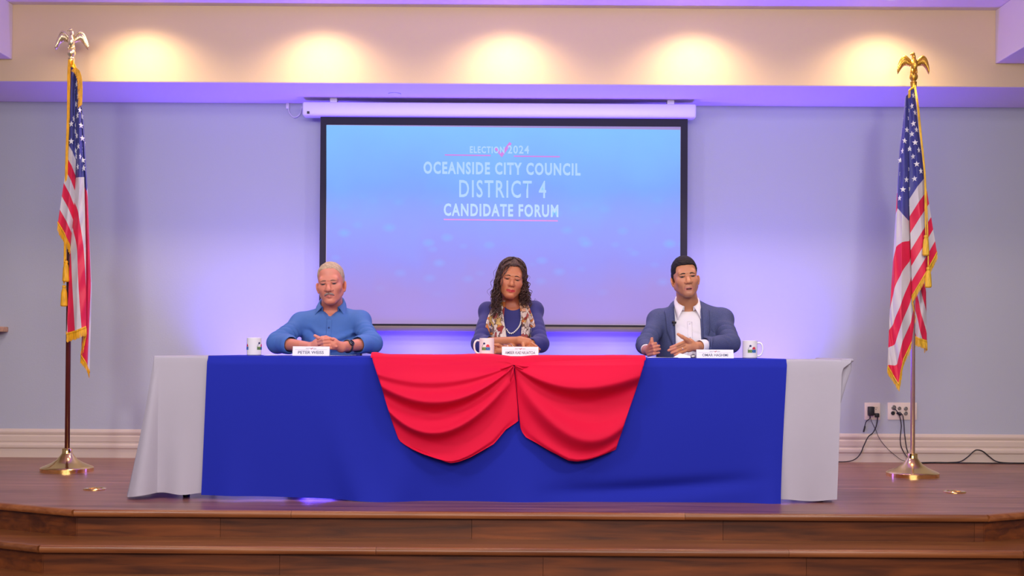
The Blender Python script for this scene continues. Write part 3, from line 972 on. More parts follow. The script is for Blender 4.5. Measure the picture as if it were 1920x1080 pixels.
def star_mesh():
    pts = []
    for k in range(10):
        r = 1.0 if k % 2 == 0 else 0.42
        a = math.pi / 2 + k * math.pi / 5
        pts.append((r * math.cos(a), r * math.sin(a)))
    v = [(x, 0.0, y) for x, y in pts] + [(0, -0.12, 0)] + [(x, 0.06, y) for x, y in pts]
    f = [(k, (k + 1) % 10, 10) for k in range(10)] + [(11 + k, 11 + (k + 1) % 10, (k + 1) % 10, k) for k in range(10)]
    me = pymesh('star', v, f)
    me.materials.append(M['star'])
    return me
STAR = star_mesh()

def add_stars(o, G, AB, nrm, size, skip=None):
    flat = AB.reshape(-1, 2)
    Gf, Nf = G.reshape(-1, 3), nrm.reshape(-1, 3)
    nt = G.shape[1]
    placed = []
    for r in range(9):
        n = 6 if r % 2 == 0 else 5
        for c in range(n):
            a = 0.4 * ((2 * c + 1 if r % 2 == 0 else 2 * c + 2) / 12)
            b = (7 / 13) * (r + 1) / 10
            if skip and skip(a, b): continue
            dd = (flat[:, 0] - a) ** 2 * 3 + (flat[:, 1] - b) ** 2
            k = int(dd.argmin())
            if dd[k] > 0.0006: continue
            if any((Vector(Gf[k]) - q).length < size * 1.45 for q in placed): continue
            placed.append(Vector(Gf[k]))
            n_ = Vector(Nf[k])
            # the star's up follows the cloth's own hoist direction, its across the fly direction
            i, j = divmod(k, nt)
            up = Vector(G[i, max(j - 3, 0)]) - Vector(G[i, min(j + 3, nt - 1)])
            up = (up - n_ * up.dot(n_)).normalized()
            ac = up.cross(n_).normalized()
            S = bpy.data.objects.new('star', STAR)
            col.objects.link(S)
            R = Matrix((ac, -n_, up)).transposed()
            S.parent = o
            S.matrix_local = Matrix.Translation(Vector(Gf[k]) + n_ * 0.003) @ R.to_4x4() @ Matrix.Scale(size, 4)

def add_fringe(o, edge, out, m, length, step=0.004, grav=0.35):
    """edge: points along a hem; out: outward vectors; strands as thin tapered strips"""
    E_ = [Vector(p) for p in edge]
    cum = [0.0]
    for a, b in zip(E_, E_[1:]): cum.append(cum[-1] + (b - a).length)
    n = max(3, int(cum[-1] / step))
    cum = np.array(cum); EA = np.array([tuple(p) for p in E_]); OA = np.array(out)
    V, F_ = [], []
    for i in range(n):
        s = cum[-1] * (i + 0.5) / n
        p = np.array([np.interp(s, cum, EA[:, k]) for k in range(3)])
        q = np.array([np.interp(min(s + step, cum[-1]), cum, EA[:, k]) for k in range(3)])
        p0 = np.array([np.interp(max(s - step, 0), cum, EA[:, k]) for k in range(3)])
        t = (q - p0); t /= max(np.linalg.norm(t), 1e-9)
        d = np.array([np.interp(s, cum, OA[:, k]) for k in range(3)])
        d /= max(np.linalg.norm(d), 1e-9)
        d = d * (1 - grav) + np.array([0, 0, -grav]); d /= max(np.linalg.norm(d), 1e-9)
        ln = length * random.uniform(0.88, 1.08)
        w = step * 0.62
        jt = np.array([random.uniform(-.002, .002), random.uniform(-.003, .001), 0])
        b = len(V)
        V += [p - t * w, p + t * w, p + t * w * 0.9 + d * ln * 0.5 + jt * .5, p - t * w * 0.9 + d * ln * 0.5 + jt * .5, p + t * w * .6 + d * ln + jt, p - t * w * .6 + d * ln + jt]
        F_ += [(b, b + 1, b + 2, b + 3), (b + 3, b + 2, b + 4, b + 5)]
    ob = link('fringe', pymesh('fringe', V, F_), m, o)
    md = ob.modifiers.new('thickness', 'SOLIDIFY'); md.thickness = 0.0025
    # header tape the strands hang from
    return ob
def tape(o, edge, out, m, w=0.010):
    n = len(edge)
    G_ = np.zeros((n, 2, 3))
    for i in range(n):
        d = Vector(out[i]).normalized()
        G_[i, 0] = Vector(edge[i]) - d * w; G_[i, 1] = Vector(edge[i]) + d * 0.004
    G_[:, :, 1] -= 0.004
    ob = sheet('fringe_tape', G_, m, o, thick=0.004)
def hem(o, G, sl, outer, inner, m, length, grav=0.35):
    e = G[sl]; out_ = (G[outer] - G[inner])
    e, out_ = e.reshape(-1, 3), out_.reshape(-1, 3)
    add_fringe(o, e, out_, m, length, grav=grav); tape(o, e, out_, m)

# ---- flag stands
def flag_stand(pole_px, base_px, Yp, pole_m, finial_m, eagle, label, top_px, rpole):
    c = P(base_px[0], base_px[1], Yp); c.z = 0.0
    o = empty('flag_stand', c)
    tag(o, label, 'flag stand')
    R_ = 0.163
    MB().lathe([(0.001, 0.0), (R_, 0.0), (R_, 0.022), (R_ - 0.006, 0.028), (R_ - 0.02, 0.034), (0.10, 0.052), (0.062, 0.076), (0.044, 0.098), (0.034, 0.112), (0.031, 0.118), (0.031, 0.143), (0.024, 0.148), (0.001, 0.148)], c, 48).build('base', M['brass'], o, auto=28)
    tp = P(top_px[0], top_px[1], Yp)
    MB().tube([(c.x, c.y, 0.10), tuple(tp)], rpole, 16).build('pole', pole_m, o, smooth=True)
    mb = MB().lathe([(rpole + 0.002, -0.03), (rpole + 0.006, 0.0), (0.012, 0.004)], tp, 20)
    mb.build('ferrule', finial_m, o, auto=30)
    eagle(o, tp, finial_m)
    return o, c, tp

def make_eagle(w_in, w_out, tilt, mirror=False):
    def f(o, tp, m):
        r = empty_child = None
        mb = MB()
        mb.lathe([(0.013, 0.0), (0.02, 0.004), (0.022, 0.010), (0.012, 0.016), (0.016, 0.02), (0.024, 0.032), (0.027, 0.046), (0.023, 0.060), (0.014, 0.070), (0.010, 0.074)], tp, 20)
        g = mb.build('finial_ball', m, o, smooth=True)
        mb = MB()
        b = tp + Vector((0, 0, 0.072))
        mb.tube([b + Vector((0.0, -0.004, 0.0)), b + Vector((0, -0.008, 0.022)), b + Vector((0, -0.012, 0.046)), b + Vector((0, -0.006, 0.070)), b + Vector((0.002, 0, 0.088)), b + Vector((0.0, -0.002, 0.104)), b + Vector((-0.005, -0.006, 0.114))], [0.010, 0.018, 0.023, 0.020, 0.013, 0.012, 0.010], 14)
        mb.ball(b + Vector((-0.006, -0.006, 0.117)), (0.013, 0.012, 0.011), 12)
        mb.tube([b + Vector((-0.012, -0.008, 0.119)), b + Vector((-0.022, -0.010, 0.114)), b + Vector((-0.023, -0.010, 0.106))], [0.006, 0.004, 0.001], 8)
        # talons and tail
        mb.tube([b + Vector((-0.010, -0.012, 0.022)), b + Vector((-0.013, -0.020, 0.0)), b + Vector((-0.014, -0.024, -0.010))], [0.008, 0.006, 0.003], 8)
        mb.tube([b + Vector((0.010, -0.012, 0.022)), b + Vector((0.013, -0.020, 0.0)), b + Vector((0.014, -0.024, -0.010))], [0.008, 0.006, 0.003], 8)
        mb.tube([b + Vector((0, 0.01, 0.03)), b + Vector((0, 0.02, 0.005)), b + Vector((0, 0.024, -0.02))], [0.014, 0.016, 0.010], 10)
        g = mb.build('eagle', m, o, smooth=True)
        for sx in (-1, 1):
            mb = MB()
            up = Vector
            S = b + Vector((sx * 0.016, 0.0, 0.066))
            # leading edge arcs up and over, feathers drop from it
            lead = spline([S, S + Vector((sx * 0.022, -0.004, 0.020 + w_in)), S + Vector((sx * 0.042, -0.006, 0.034 + w_in)), S + Vector((sx * 0.062, -0.002, 0.018 + w_in * .5)), S + Vector((sx * 0.078, 0.004, -0.018)), S + Vector((sx * (0.084 + w_out), 0.010, -0.062))], 16)
            mb.tube(lead, [0.008, 0.0085, 0.009, 0.009, 0.009, 0.0088, 0.0085, 0.008, 0.0075, 0.007, 0.0065, 0.006, 0.0055, 0.005, 0.004, 0.002], 8)
            trail = spline([S + Vector((sx * 0.004, 0.002, -0.030)), S + Vector((sx * 0.024, 0.002, -0.024)), S + Vector((sx * 0.046, 0.003, -0.026)), S + Vector((sx * 0.062, 0.006, -0.042)), S + Vector((sx * 0.076, 0.009, -0.064)), S + Vector((sx * (0.084 + w_out), 0.012, -0.078))], 16)
            for k in range(14):
                a_, t_ = lead[k], trail[min(15, k + 1)]
                mid = (a_ + t_) / 2 + Vector((0, -0.006, 0))
                mb.tube([a_, mid, t_], [0.0052, 0.0062, 0.0022], 6)
            mb.build('wing', m, g, smooth=True)
    return f
oL, cL, tL = flag_stand(None, (125.5, 889), 7.80, M['mahogany'], M['pale_gold'], make_eagle(0.004, 0.010, 0), 'flag stand on the left with a dark wooden pole and bright eagle', (134, 112), 0.0155)
oR, cR, tR = flag_stand(None, (1711, 885), 7.80, M['chrome'], M['gold'], make_eagle(0.0, 0.0, 0), 'flag stand on the right with a silver pole and gold eagle', (1713, 157), 0.0145)

# ---- right flag
right_lines = [
    # t, px, py, depth, a, b
    [(0, 1714, 163, -0.03, 0.00, 0.0), (0.25, 1722, 240, -0.045, 0.00, .27), (0.55, 1734, 333, -0.05, 0.00, 7/13), (0.8, 1748, 420, -0.05, 0.0, .81), (1, 1757, 474, -0.045, 0.0, 1.0)],
    [(0, 1708, 166, -0.055, 0.06, 0.0), (0.25, 1714, 248, -0.075, 0.07, .27), (0.55, 1720, 350, -0.085, 0.08, 7/13), (0.8, 1730, 450, -0.085, 0.08, .81), (1, 1736, 512, -0.08, 0.08, 1.0)],
    [(0, 1703, 170, -0.04, 0.11, 0.0), (0.25, 1704, 258, -0.05, 0.14, .27), (0.55, 1704.5, 374, -0.055, 0.16, 7/13), (0.8, 1708, 486, -0.05, 0.17, .81), (1, 1710, 556, -0.045, 0.17, 1.0)],
    [(0, 1705, 172, -0.01, 0.14, 0.0), (0.25, 1708, 270, 0.0, 0.19, .27), (0.55, 1712, 398, 0.0, 0.24, 7/13), (0.8, 1714, 520, 0.0, 0.29, .81), (1, 1716, 596, 0.0, 0.30, 1.0)],
    [(0, 1703, 176, -0.035, 0.17, 0.0), (0.25, 1704, 282, -0.045, 0.24, .25), (0.55, 1704, 414, -0.048, 0.34, 7/13), (0.8, 1706.5, 548, -0.045, 0.42, .81), (1, 1709, 642, -0.04, 0.48, 1.0)],
    [(0, 1699, 180, -0.05, 0.20, 0.0), (0.25, 1695, 278, -0.07, 0.28, .25), (0.55, 1691, 402, -0.075, 0.37, .545), (0.8, 1690, 570, -0.07, 0.52, .77), (1, 1693, 676, -0.065, 0.62, 1.0)],
    [(0, 1697, 184, -0.02, 0.23, 0.0), (0.25, 1689, 272, -0.035, 0.32, .25), (0.55, 1683, 392, -0.04, 0.392, .545), (0.8, 1675, 585, -0.035, 0.62, .735), (1, 1685, 722, -0.035, 0.80, 1.0)],
    [(0, 1699, 188, 0.02, 0.27, 0.0), (0.25, 1687, 272, 0.005, 0.36, .25), (0.55, 1680, 392, -0.005, 0.43, .53), (0.8, 1668, 590, -0.01, 0.78, .70), (1, 1664, 688, -0.015, 1.0, .93)],
]
fo, G, AB, nr = flag('American flag hanging on the right stand, stripes slanting down to the left', 7.80, right_lines, 130, 150, None)
add_stars(fo, G, AB, nr, 0.020)
fm = M['fringe_pale']
hem(fo, G, np.s_[:56, -1], np.s_[:56, -1], np.s_[:56, -4], fm, 0.042)
hem(fo, G, np.s_[74:, -1], np.s_[74:, -1], np.s_[74:, -4], fm, 0.040)
hem(fo, G, np.s_[:60, 0], np.s_[:60, 0], np.s_[:60, 4], fm, 0.05, grav=0.75)
# the back fold of the same flag, hanging behind the front panels
back = [
    [(0, 1716, 300, 0.03, 0.62, 0.30), (0.6, 1713, 520, 0.03, 0.62, .76), (1, 1709, 630, 0.03, 0.62, .99)],
    [(0, 1722, 310, 0.015, 0.74, 0.30), (0.6, 1726, 520, 0.01, 0.74, .66), (1, 1722, 636, 0.01, 0.74, .90)],
    [(0, 1728, 320, 0.03, 0.90, 0.30), (0.6, 1736, 520, 0.03, 0.90, .56), (1, 1738, 641, 0.03, 0.90, .80)],
    [(0, 1724, 320, 0.06, 1.0, 0.30), (0.6, 1730, 520, 0.06, 1.0, .50), (1, 1733, 648, 0.06, 1.0, .72)],
]
b2, G2, AB2, n2 = flag('x', 7.84, back, 40, 60, None, 0.004, 0.0)
b2.name = 'back_fold'; b2.parent = fo
for k in ('label', 'category'): del b2[k]
e = G2[:, -1]; add_fringe(fo, e, np.tile([(0.0, -0.1, -1.0)], (len(e), 1)), fm, 0.050)
tape(fo, e, np.tile([(0.0, -0.1, -1.0)], (len(e), 1)), fm)

# ---- left flag
left_lines = [
    [(0, 131.5, 122, -0.03, 0.0, 0.0), (0.55, 129, 272, -0.04, 0.0, 7/13), (0.75, 120, 340, -0.05, 0.0, .76), (1, 108.5, 418, -0.05, 0.0, 1.0)],
    [(0, 136, 124, -0.045, 0.05, 0.0), (0.55, 136, 284, -0.06, 0.05, 7/13), (0.75, 131, 360, -0.07, 0.05, .76), (1, 121, 440, -0.07, 0.06, 1.0)],
    [(0, 140, 128, -0.02, 0.10, 0.0), (0.55, 142.5, 300, -0.03, 0.10, 7/13), (0.75, 140, 384, -0.035, 0.11, .76), (1, 132, 462, -0.035, 0.12, 1.0)],
    [(0, 139, 132, 0.005, 0.12, 0.0), (0.55, 141, 318, 0.0, 0.13, 7/13), (0.75, 136, 420, 0.0, 0.15, .76), (1, 128, 560, 0.0, 0.22, 1.0)],
    [(0, 142, 136, -0.015, 0.14, 0.0), (0.40, 142.5, 332, -0.03, 0.20, 7/13), (0.75, 131, 480, -0.035, 0.60, .79), (1, 125, 627, -0.035, 1.0, .86)],
    [(0, 147, 142, -0.05, 0.19, 0.0), (0.40, 150, 330, -0.07, 0.28, 7/13), (0.75, 146, 470, -0.075, 0.64, .68), (1, 143, 622, -0.07, 1.0, .75)],
    [(0, 151, 196, -0.03, 0.24, 0.0), (0.40, 158, 328, -0.045, 0.38, 7/13), (0.75, 161, 470, -0.05, 0.70, .59), (1, 162, 614, -0.05, 1.0, .64)],
    [(0, 152, 200, 0.01, 0.27, 0.0), (0.40, 155, 345, 0.0, 0.40, .54), (0.75, 158, 500, 0.0, 0.72, .54), (1, 152, 668, 0.0, 1.0, .53)],
    [(0, 154, 206, -0.005, 0.30, 0.0), (0.40, 162, 360, -0.015, 0.40, .50), (0.75, 166, 520, -0.02, 0.74, .49), (1, 163, 684, -0.02, 1.0, .475)],
    [(0, 156, 212, 0.03, 0.33, 0.0), (0.40, 165, 370, 0.02, 0.41, .46), (0.75, 172, 540, 0.01, 0.76, .45), (1, 168, 698, 0.0, 1.0, .43)],
]
fo2, G, AB, nr = flag('American flag hanging on the left stand, canton half hidden in its folds', 7.80, left_lines, 150, 150, None)
add_stars(fo2, G, AB, nr, 0.021, lambda a, b: a < 0.12 and b < 0.30)
fm = M['fringe']
ns = G.shape[0]
k2 = int(ns * 2.05 / 9)
hem(fo2, G, np.s_[:k2, -1], np.s_[:k2, -1], np.s_[:k2, -4], fm, 0.048)
k4, k6 = int(ns * 3.95 / 9), int(ns * 6.05 / 9)
hem(fo2, G, np.s_[k4:k6, -1], np.s_[k4:k6, -1], np.s_[k4:k6, -4], fm, 0.050)
hem(fo2, G, np.s_[k6:, -1], np.s_[k6:, -1], np.s_[k6:, -4], fm, 0.040)
hem(fo2, G, np.s_[:k6 + 8, 0], np.s_[:k6 + 8, 0], np.s_[:k6 + 8, 4], fm, 0.045, grav=0.45)
e = np.array([tuple(P(x, y, 7.80 - 0.115)) for x, y in ((142, 126), (150, 134), (154, 150), (155, 172), (154, 196))])
add_fringe(fo2, np.array([tuple(p) for p in spline(e, 20)]), np.tile([(-0.75, -0.1, -0.25)], (20, 1)), fm, 0.036, step=0.003)

# ---- cords and tassels
def tassel(parent, p, m, s=1.0):
    MB().lathe([(0.002, 0.0), (0.008 * s, -0.004), (0.010 * s, -0.014), (0.007 * s, -0.022), (0.010 * s, -0.028), (0.014 * s, -0.05), (0.017 * s, -0.10 * s), (0.012 * s, -0.105 * s)], p, 16).build('tassel', m, parent, auto=40)
YC = 7.80 - 0.165
cordR = [P(1713, 160, 7.78), P(1719, 190, YC), P(1724, 240, YC), P(1731, 300, YC), P(1734, 340, YC), P(1735, 400, YC), P(1736, 440, YC)]
cb = [P(1716, 160, 7.78), P(1722, 200, YC), P(1728, 260, YC), P(1734, 320, YC), P(1738, 400, YC), P(1740, 460, YC), P(1740.5, 500, YC)]
mb = MB(); mb.tube(spline(cordR, 50), 0.0042, 8); cd = mb.build('cord', M['fringe_pale'], oR, smooth=True)
mb = MB(); mb.tube(spline(cb, 50), 0.0042, 8); cd2 = mb.build('cord', M['fringe_pale'], oR, smooth=True)
tassel(cd, P(1736, 440, YC), M['fringe_pale'], 1.25)
tassel(cd2, P(1740.5, 500, YC), M['fringe_pale'], 1.25)
YC = 7.80 - 0.09
cordL = [P(131, 112, YC), P(130.5, 140, YC - .01), P(129, 220, YC - .01), P(126, 290, YC - .02), P(125, 380, YC), P(123, 460, YC), P(123, 488, YC)]
mb = MB(); mb.tube(spline(cordL, 50), 0.0062, 8); cd = mb.build('cord', M['fringe'], oL, smooth=True)
cb = [P(129, 112, YC), P(127.5, 140, YC - .015), P(126.5, 220, YC - .01), P(124, 290, YC - .02), P(122, 380, YC), P(121, 460, YC), P(120, 532, YC)]
mb = MB(); mb.tube(spline(cb, 50), 0.0045, 8); cd2 = mb.build('cord', M['fringe'], oL, smooth=True)
tassel(cd, P(124, 488, YC), M['fringe'], 1.3)
tassel(cd2, P(120.5, 534, YC), M['fringe'], 1.3)
# ------------------------------------------------------------------ signed-distance modelling (people and clothes)
def axis(*segs):
    """segs: (lo, hi, step)"""
    out = []
    for lo, hi, h in segs:
        n = max(1, int(round((hi - lo) / h)))
        out += list(np.linspace(lo, hi, n, endpoint=False))
    out.append(segs[-1][1])
    return np.array(out, dtype=np.float32)

class Frame:
    def __init__(self, c=(0, 0, 0), R=None, s=1.0):
        self.c = np.array(c, dtype=np.float32)
        self.R = np.eye(3, dtype=np.float32) if R is None else np.array(R, dtype=np.float32)
        self.s = s
    def inv(self, X, Y, Z):
        x, y, z = X - self.c[0], Y - self.c[1], Z - self.c[2]
        R = self.R / self.s
        return (R[0, 0] * x + R[1, 0] * y + R[2, 0] * z, R[0, 1] * x + R[1, 1] * y + R[2, 1] * z, R[0, 2] * x + R[1, 2] * y + R[2, 2] * z)
    def fwd(self, p):
        return self.R @ (np.array(p, dtype=np.float32) * self.s) + self.c
ID = Frame()

def ell(c, r):
    c, r = np.array(c, float), np.array(r, float)
    def f(x, y, z):
        a, b, d = (x - c[0]) / r[0], (y - c[1]) / r[1], (z - c[2]) / r[2]
        k0 = np.sqrt(a * a + b * b + d * d)
        k1 = np.sqrt((a / r[0]) ** 2 + (b / r[1]) ** 2 + (d / r[2]) ** 2)
        return k0 * (k0 - 1.0) / np.maximum(k1, 1e-6)
    return f, c - r, c + r
def cap(a, b, ra, rb=None, sq=(1, 1, 1)):
    a, b = np.array(a, float), np.array(b, float)
    rb = ra if rb is None else rb
    q = np.array(sq, float)
    ba = (b - a) * q; L = max((ba * ba).sum(), 1e-12)
    def f(x, y, z):
        px, py, pz = (x - a[0]) * q[0], (y - a[1]) * q[1], (z - a[2]) * q[2]
        h = np.clip((px * ba[0] + py * ba[1] + pz * ba[2]) / L, 0, 1)
        return np.sqrt((px - ba[0] * h) ** 2 + (py - ba[1] * h) ** 2 + (pz - ba[2] * h) ** 2) - (ra + (rb - ra) * h)
    m = max(ra, rb) / q
    return f, np.minimum(a, b) - m, np.maximum(a, b) + m
def boxp(lo, hi, r=0.0):
    lo, hi = np.array(lo, float), np.array(hi, float)
    c, s = (lo + hi) / 2, (hi - lo) / 2 - r
    def f(x, y, z):
        a, b, d = np.abs(x - c[0]) - s[0], np.abs(y - c[1]) - s[1], np.abs(z - c[2]) - s[2]
        return np.sqrt(np.maximum(a, 0) ** 2 + np.maximum(b, 0) ** 2 + np.maximum(d, 0) ** 2) + np.minimum(np.maximum(a, np.maximum(b, d)), 0) - r
    return f, lo, hi
def meet(p, g):
    """primitive cut by another function g(x,y,z) (keeps g<0)"""
    f, lo, hi = p
    return (lambda x, y, z: np.maximum(f(x, y, z), g(x, y, z))), lo, hi

class Field:
    def __init__(self, ax, ay, az):
        self.ax, self.ay, self.az = ax, ay, az
        self.V = np.full((len(ax), len(ay), len(az)), 1.0, dtype=np.float32)
    def add(self, prim, fr=ID, k=0.01, op='u', infl=0.0):
        f, lo, hi = prim
        cs = np.array([fr.fwd((a, b, c)) for a in (lo[0], hi[0]) for b in (lo[1], hi[1]) for c in (lo[2], hi[2])])
        pad = k + abs(infl) + 0.012
        l, h = cs.min(0) - pad, cs.max(0) + pad
        sl = []
        for A, a, b in ((self.ax, l[0], h[0]), (self.ay, l[1], h[1]), (self.az, l[2], h[2])):
            i0, i1 = np.searchsorted(A, a), np.searchsorted(A, b)
            if i1 <= i0: return self
            sl.append(slice(max(i0 - 1, 0), i1 + 1))
        X, Y, Z = np.ix_(self.ax[sl[0]], self.ay[sl[1]], self.az[sl[2]])
        x, y, z = fr.inv(X, Y, Z)
        d = (f(x, y, z) * fr.s - infl).astype(np.float32)
        V = self.V[tuple(sl)]
        if op == 'u':
            if k > 0:
                hh = np.clip(0.5 + 0.5 * (V - d) / k, 0, 1)
                V[...] = V + (d - V) * hh - k * hh * (1 - hh)
            else:
                V[...] = np.minimum(V, d)
        elif op == 's':
            d = -d
            if k > 0:
                hh = np.clip(0.5 - 0.5 * (V - d) / k, 0, 1)
                V[...] = V + (d - V) * hh + k * hh * (1 - hh)
            else:
                V[...] = np.maximum(V, d)
        return self
    def warp(self, fn):
        """displace: fn(X,Y,Z) added near the surface"""
        for i0 in range(0, len(self.ax), 24):
            s = slice(i0, i0 + 24)
            X, Y, Z = np.ix_(self.ax[s], self.ay, self.az)
            self.V[s] += fn(X, Y, Z).astype(np.float32)
        return self
    def mesh(self):
        V = self.V
        S = V < 0
        c = S[:-1, :-1, :-1].astype(np.int8)
        for i in (0, 1):
            for j in (0, 1):
                for k in (0, 1):
                    if i or j or k:
                        c += S[i:S.shape[0] - 1 + i, j:S.shape[1] - 1 + j, k:S.shape[2] - 1 + k]
        act = (c > 0) & (c < 8)
        I, J, K = np.nonzero(act)
        vid = np.full(act.shape, -1, dtype=np.int32)
        vid[I, J, K] = np.arange(len(I))
        acc = np.zeros((len(I), 3), dtype=np.float32); cnt = np.zeros(len(I), dtype=np.float32)
        A = (self.ax, self.ay, self.az)
        corners = [(i, j, k) for i in (0, 1) for j in (0, 1) for k in (0, 1)]
        for a in corners:
            for d in range(3):
                if a[d]: continue
                b = list(a); b[d] = 1
                va = V[I + a[0], J + a[1], K + a[2]]; vb = V[I + b[0], J + b[1], K + b[2]]
                m = (va < 0) != (vb < 0)
                t = np.where(m, va / np.where(m, va - vb, 1), 0)
                pa = np.stack([A[q][(I, J, K)[q] + a[q]] for q in range(3)], -1)
                pb = np.stack([A[q][(I, J, K)[q] + b[q]] for q in range(3)], -1)
                acc += np.where(m[:, None], pa + (pb - pa) * t[:, None], 0); cnt += m
        P_ = acc / np.maximum(cnt, 1)[:, None]
        Q = []
        n = V.shape
        for d in range(3):
            e, f = [q for q in range(3) if q != d]
            s0 = [slice(None)] * 3; s1 = [slice(None)] * 3
            s0[d] = slice(0, -1); s1[d] = slice(1, None)
            a, b = S[tuple(s0)], S[tuple(s1)]
            x = np.stack(np.nonzero(a != b), -1)
            ok = (x[:, e] > 0) & (x[:, f] > 0) & (x[:, e] < n[e] - 1) & (x[:, f] < n[f] - 1)
            x = x[ok]
            def cell(de, df):
                y = x.copy(); y[:, e] -= de; y[:, f] -= df
                return vid[y[:, 0], y[:, 1], y[:, 2]]
            q = np.stack([cell(1, 1), cell(0, 1), cell(0, 0), cell(1, 0)], -1)
            ins = S[x[:, 0], x[:, 1], x[:, 2]]
            flip = ins if d != 1 else ~ins
            q = np.where(flip[:, None], q, q[:, ::-1])
            Q.append(q)
        Q = np.concatenate(Q)
        Q = Q[(Q >= 0).all(1)]
        return P_, Q

def relax(Pv, Q, it=1, lam=0.5):
    n = len(Pv)
    e = np.concatenate([Q[:, [0, 1]], Q[:, [1, 2]], Q[:, [2, 3]], Q[:, [3, 0]]])
    deg = np.bincount(e[:, 0], minlength=n) + np.bincount(e[:, 1], minlength=n)
    for _ in range(it):
        acc = np.zeros_like(Pv, dtype=np.float64)
        for k in range(3):
            acc[:, k] = np.bincount(e[:, 0], Pv[e[:, 1], k], n) + np.bincount(e[:, 1], Pv[e[:, 0], k], n)
        Pv = Pv + lam * (acc / np.maximum(deg, 1)[:, None] - Pv)
    return Pv

def colour_attr(me, C):
    a = me.color_attributes.new('tint', 'FLOAT_COLOR', 'POINT')
    a.data.foreach_set('color', np.concatenate([C, np.ones((len(C), 1))], 1).astype(np.float32).ravel())

def noise3(x, y, z, seed=0, oct=3):
    r = np.random.default_rng(seed)
    o = 0
    for k in range(oct):
        f = 2.0 ** k
        for _ in range(3):
            w = r.normal(size=3) * f; ph = r.uniform(0, 6.28)
            o = o + np.sin(w[0] * x + w[1] * y + w[2] * z + ph) / f
    return o / 3.0

def rotm(roll=0, pitch=0, yaw=0):
    """roll: image-clockwise positive, pitch: chin down positive, yaw: turn to viewer's right positive (degrees)"""
    R = Matrix.Rotation(math.radians(yaw), 3, 'Z') @ Matrix.Rotation(math.radians(pitch), 3, 'X') @ Matrix.Rotation(math.radians(roll), 3, 'Y')
    return np.array(R)

# skin: tint per vertex (lips, cheeks, brows are the person's own colours; eye-socket shade is painted in)
M['skin'] = None
def skin_mat(name):
    h = N(name)
    a = h.n('ShaderNodeVertexColor'); a.layer_name = 'tint'
    h.l(a.outputs['Color'], h.b.inputs['Base Color'])
    h.b.inputs['Roughness'].default_value = 0.48
    h.b.inputs['Subsurface Weight'].default_value = 0.12
    h.b.inputs['Subsurface Radius'].default_value = (0.012, 0.004, 0.002)
    nz = h.n('ShaderNodeTexNoise', Scale=180.0, Detail=3.0); h.l(h.coords(), nz.inputs['Vector'])
    bp = h.n('ShaderNodeBump', Strength=0.12, Distance=0.003); h.l(nz.outputs['Fac'], bp.inputs['Height']); h.l(bp.outputs['Normal'], h.b.inputs['Normal'])
    return h.m
M['skin'] = skin_mat('skin')
M['eye'] = mat('eye', (0.8, 0.8, 0.8, 1), 0.4, spec=0.25, attr='tint')

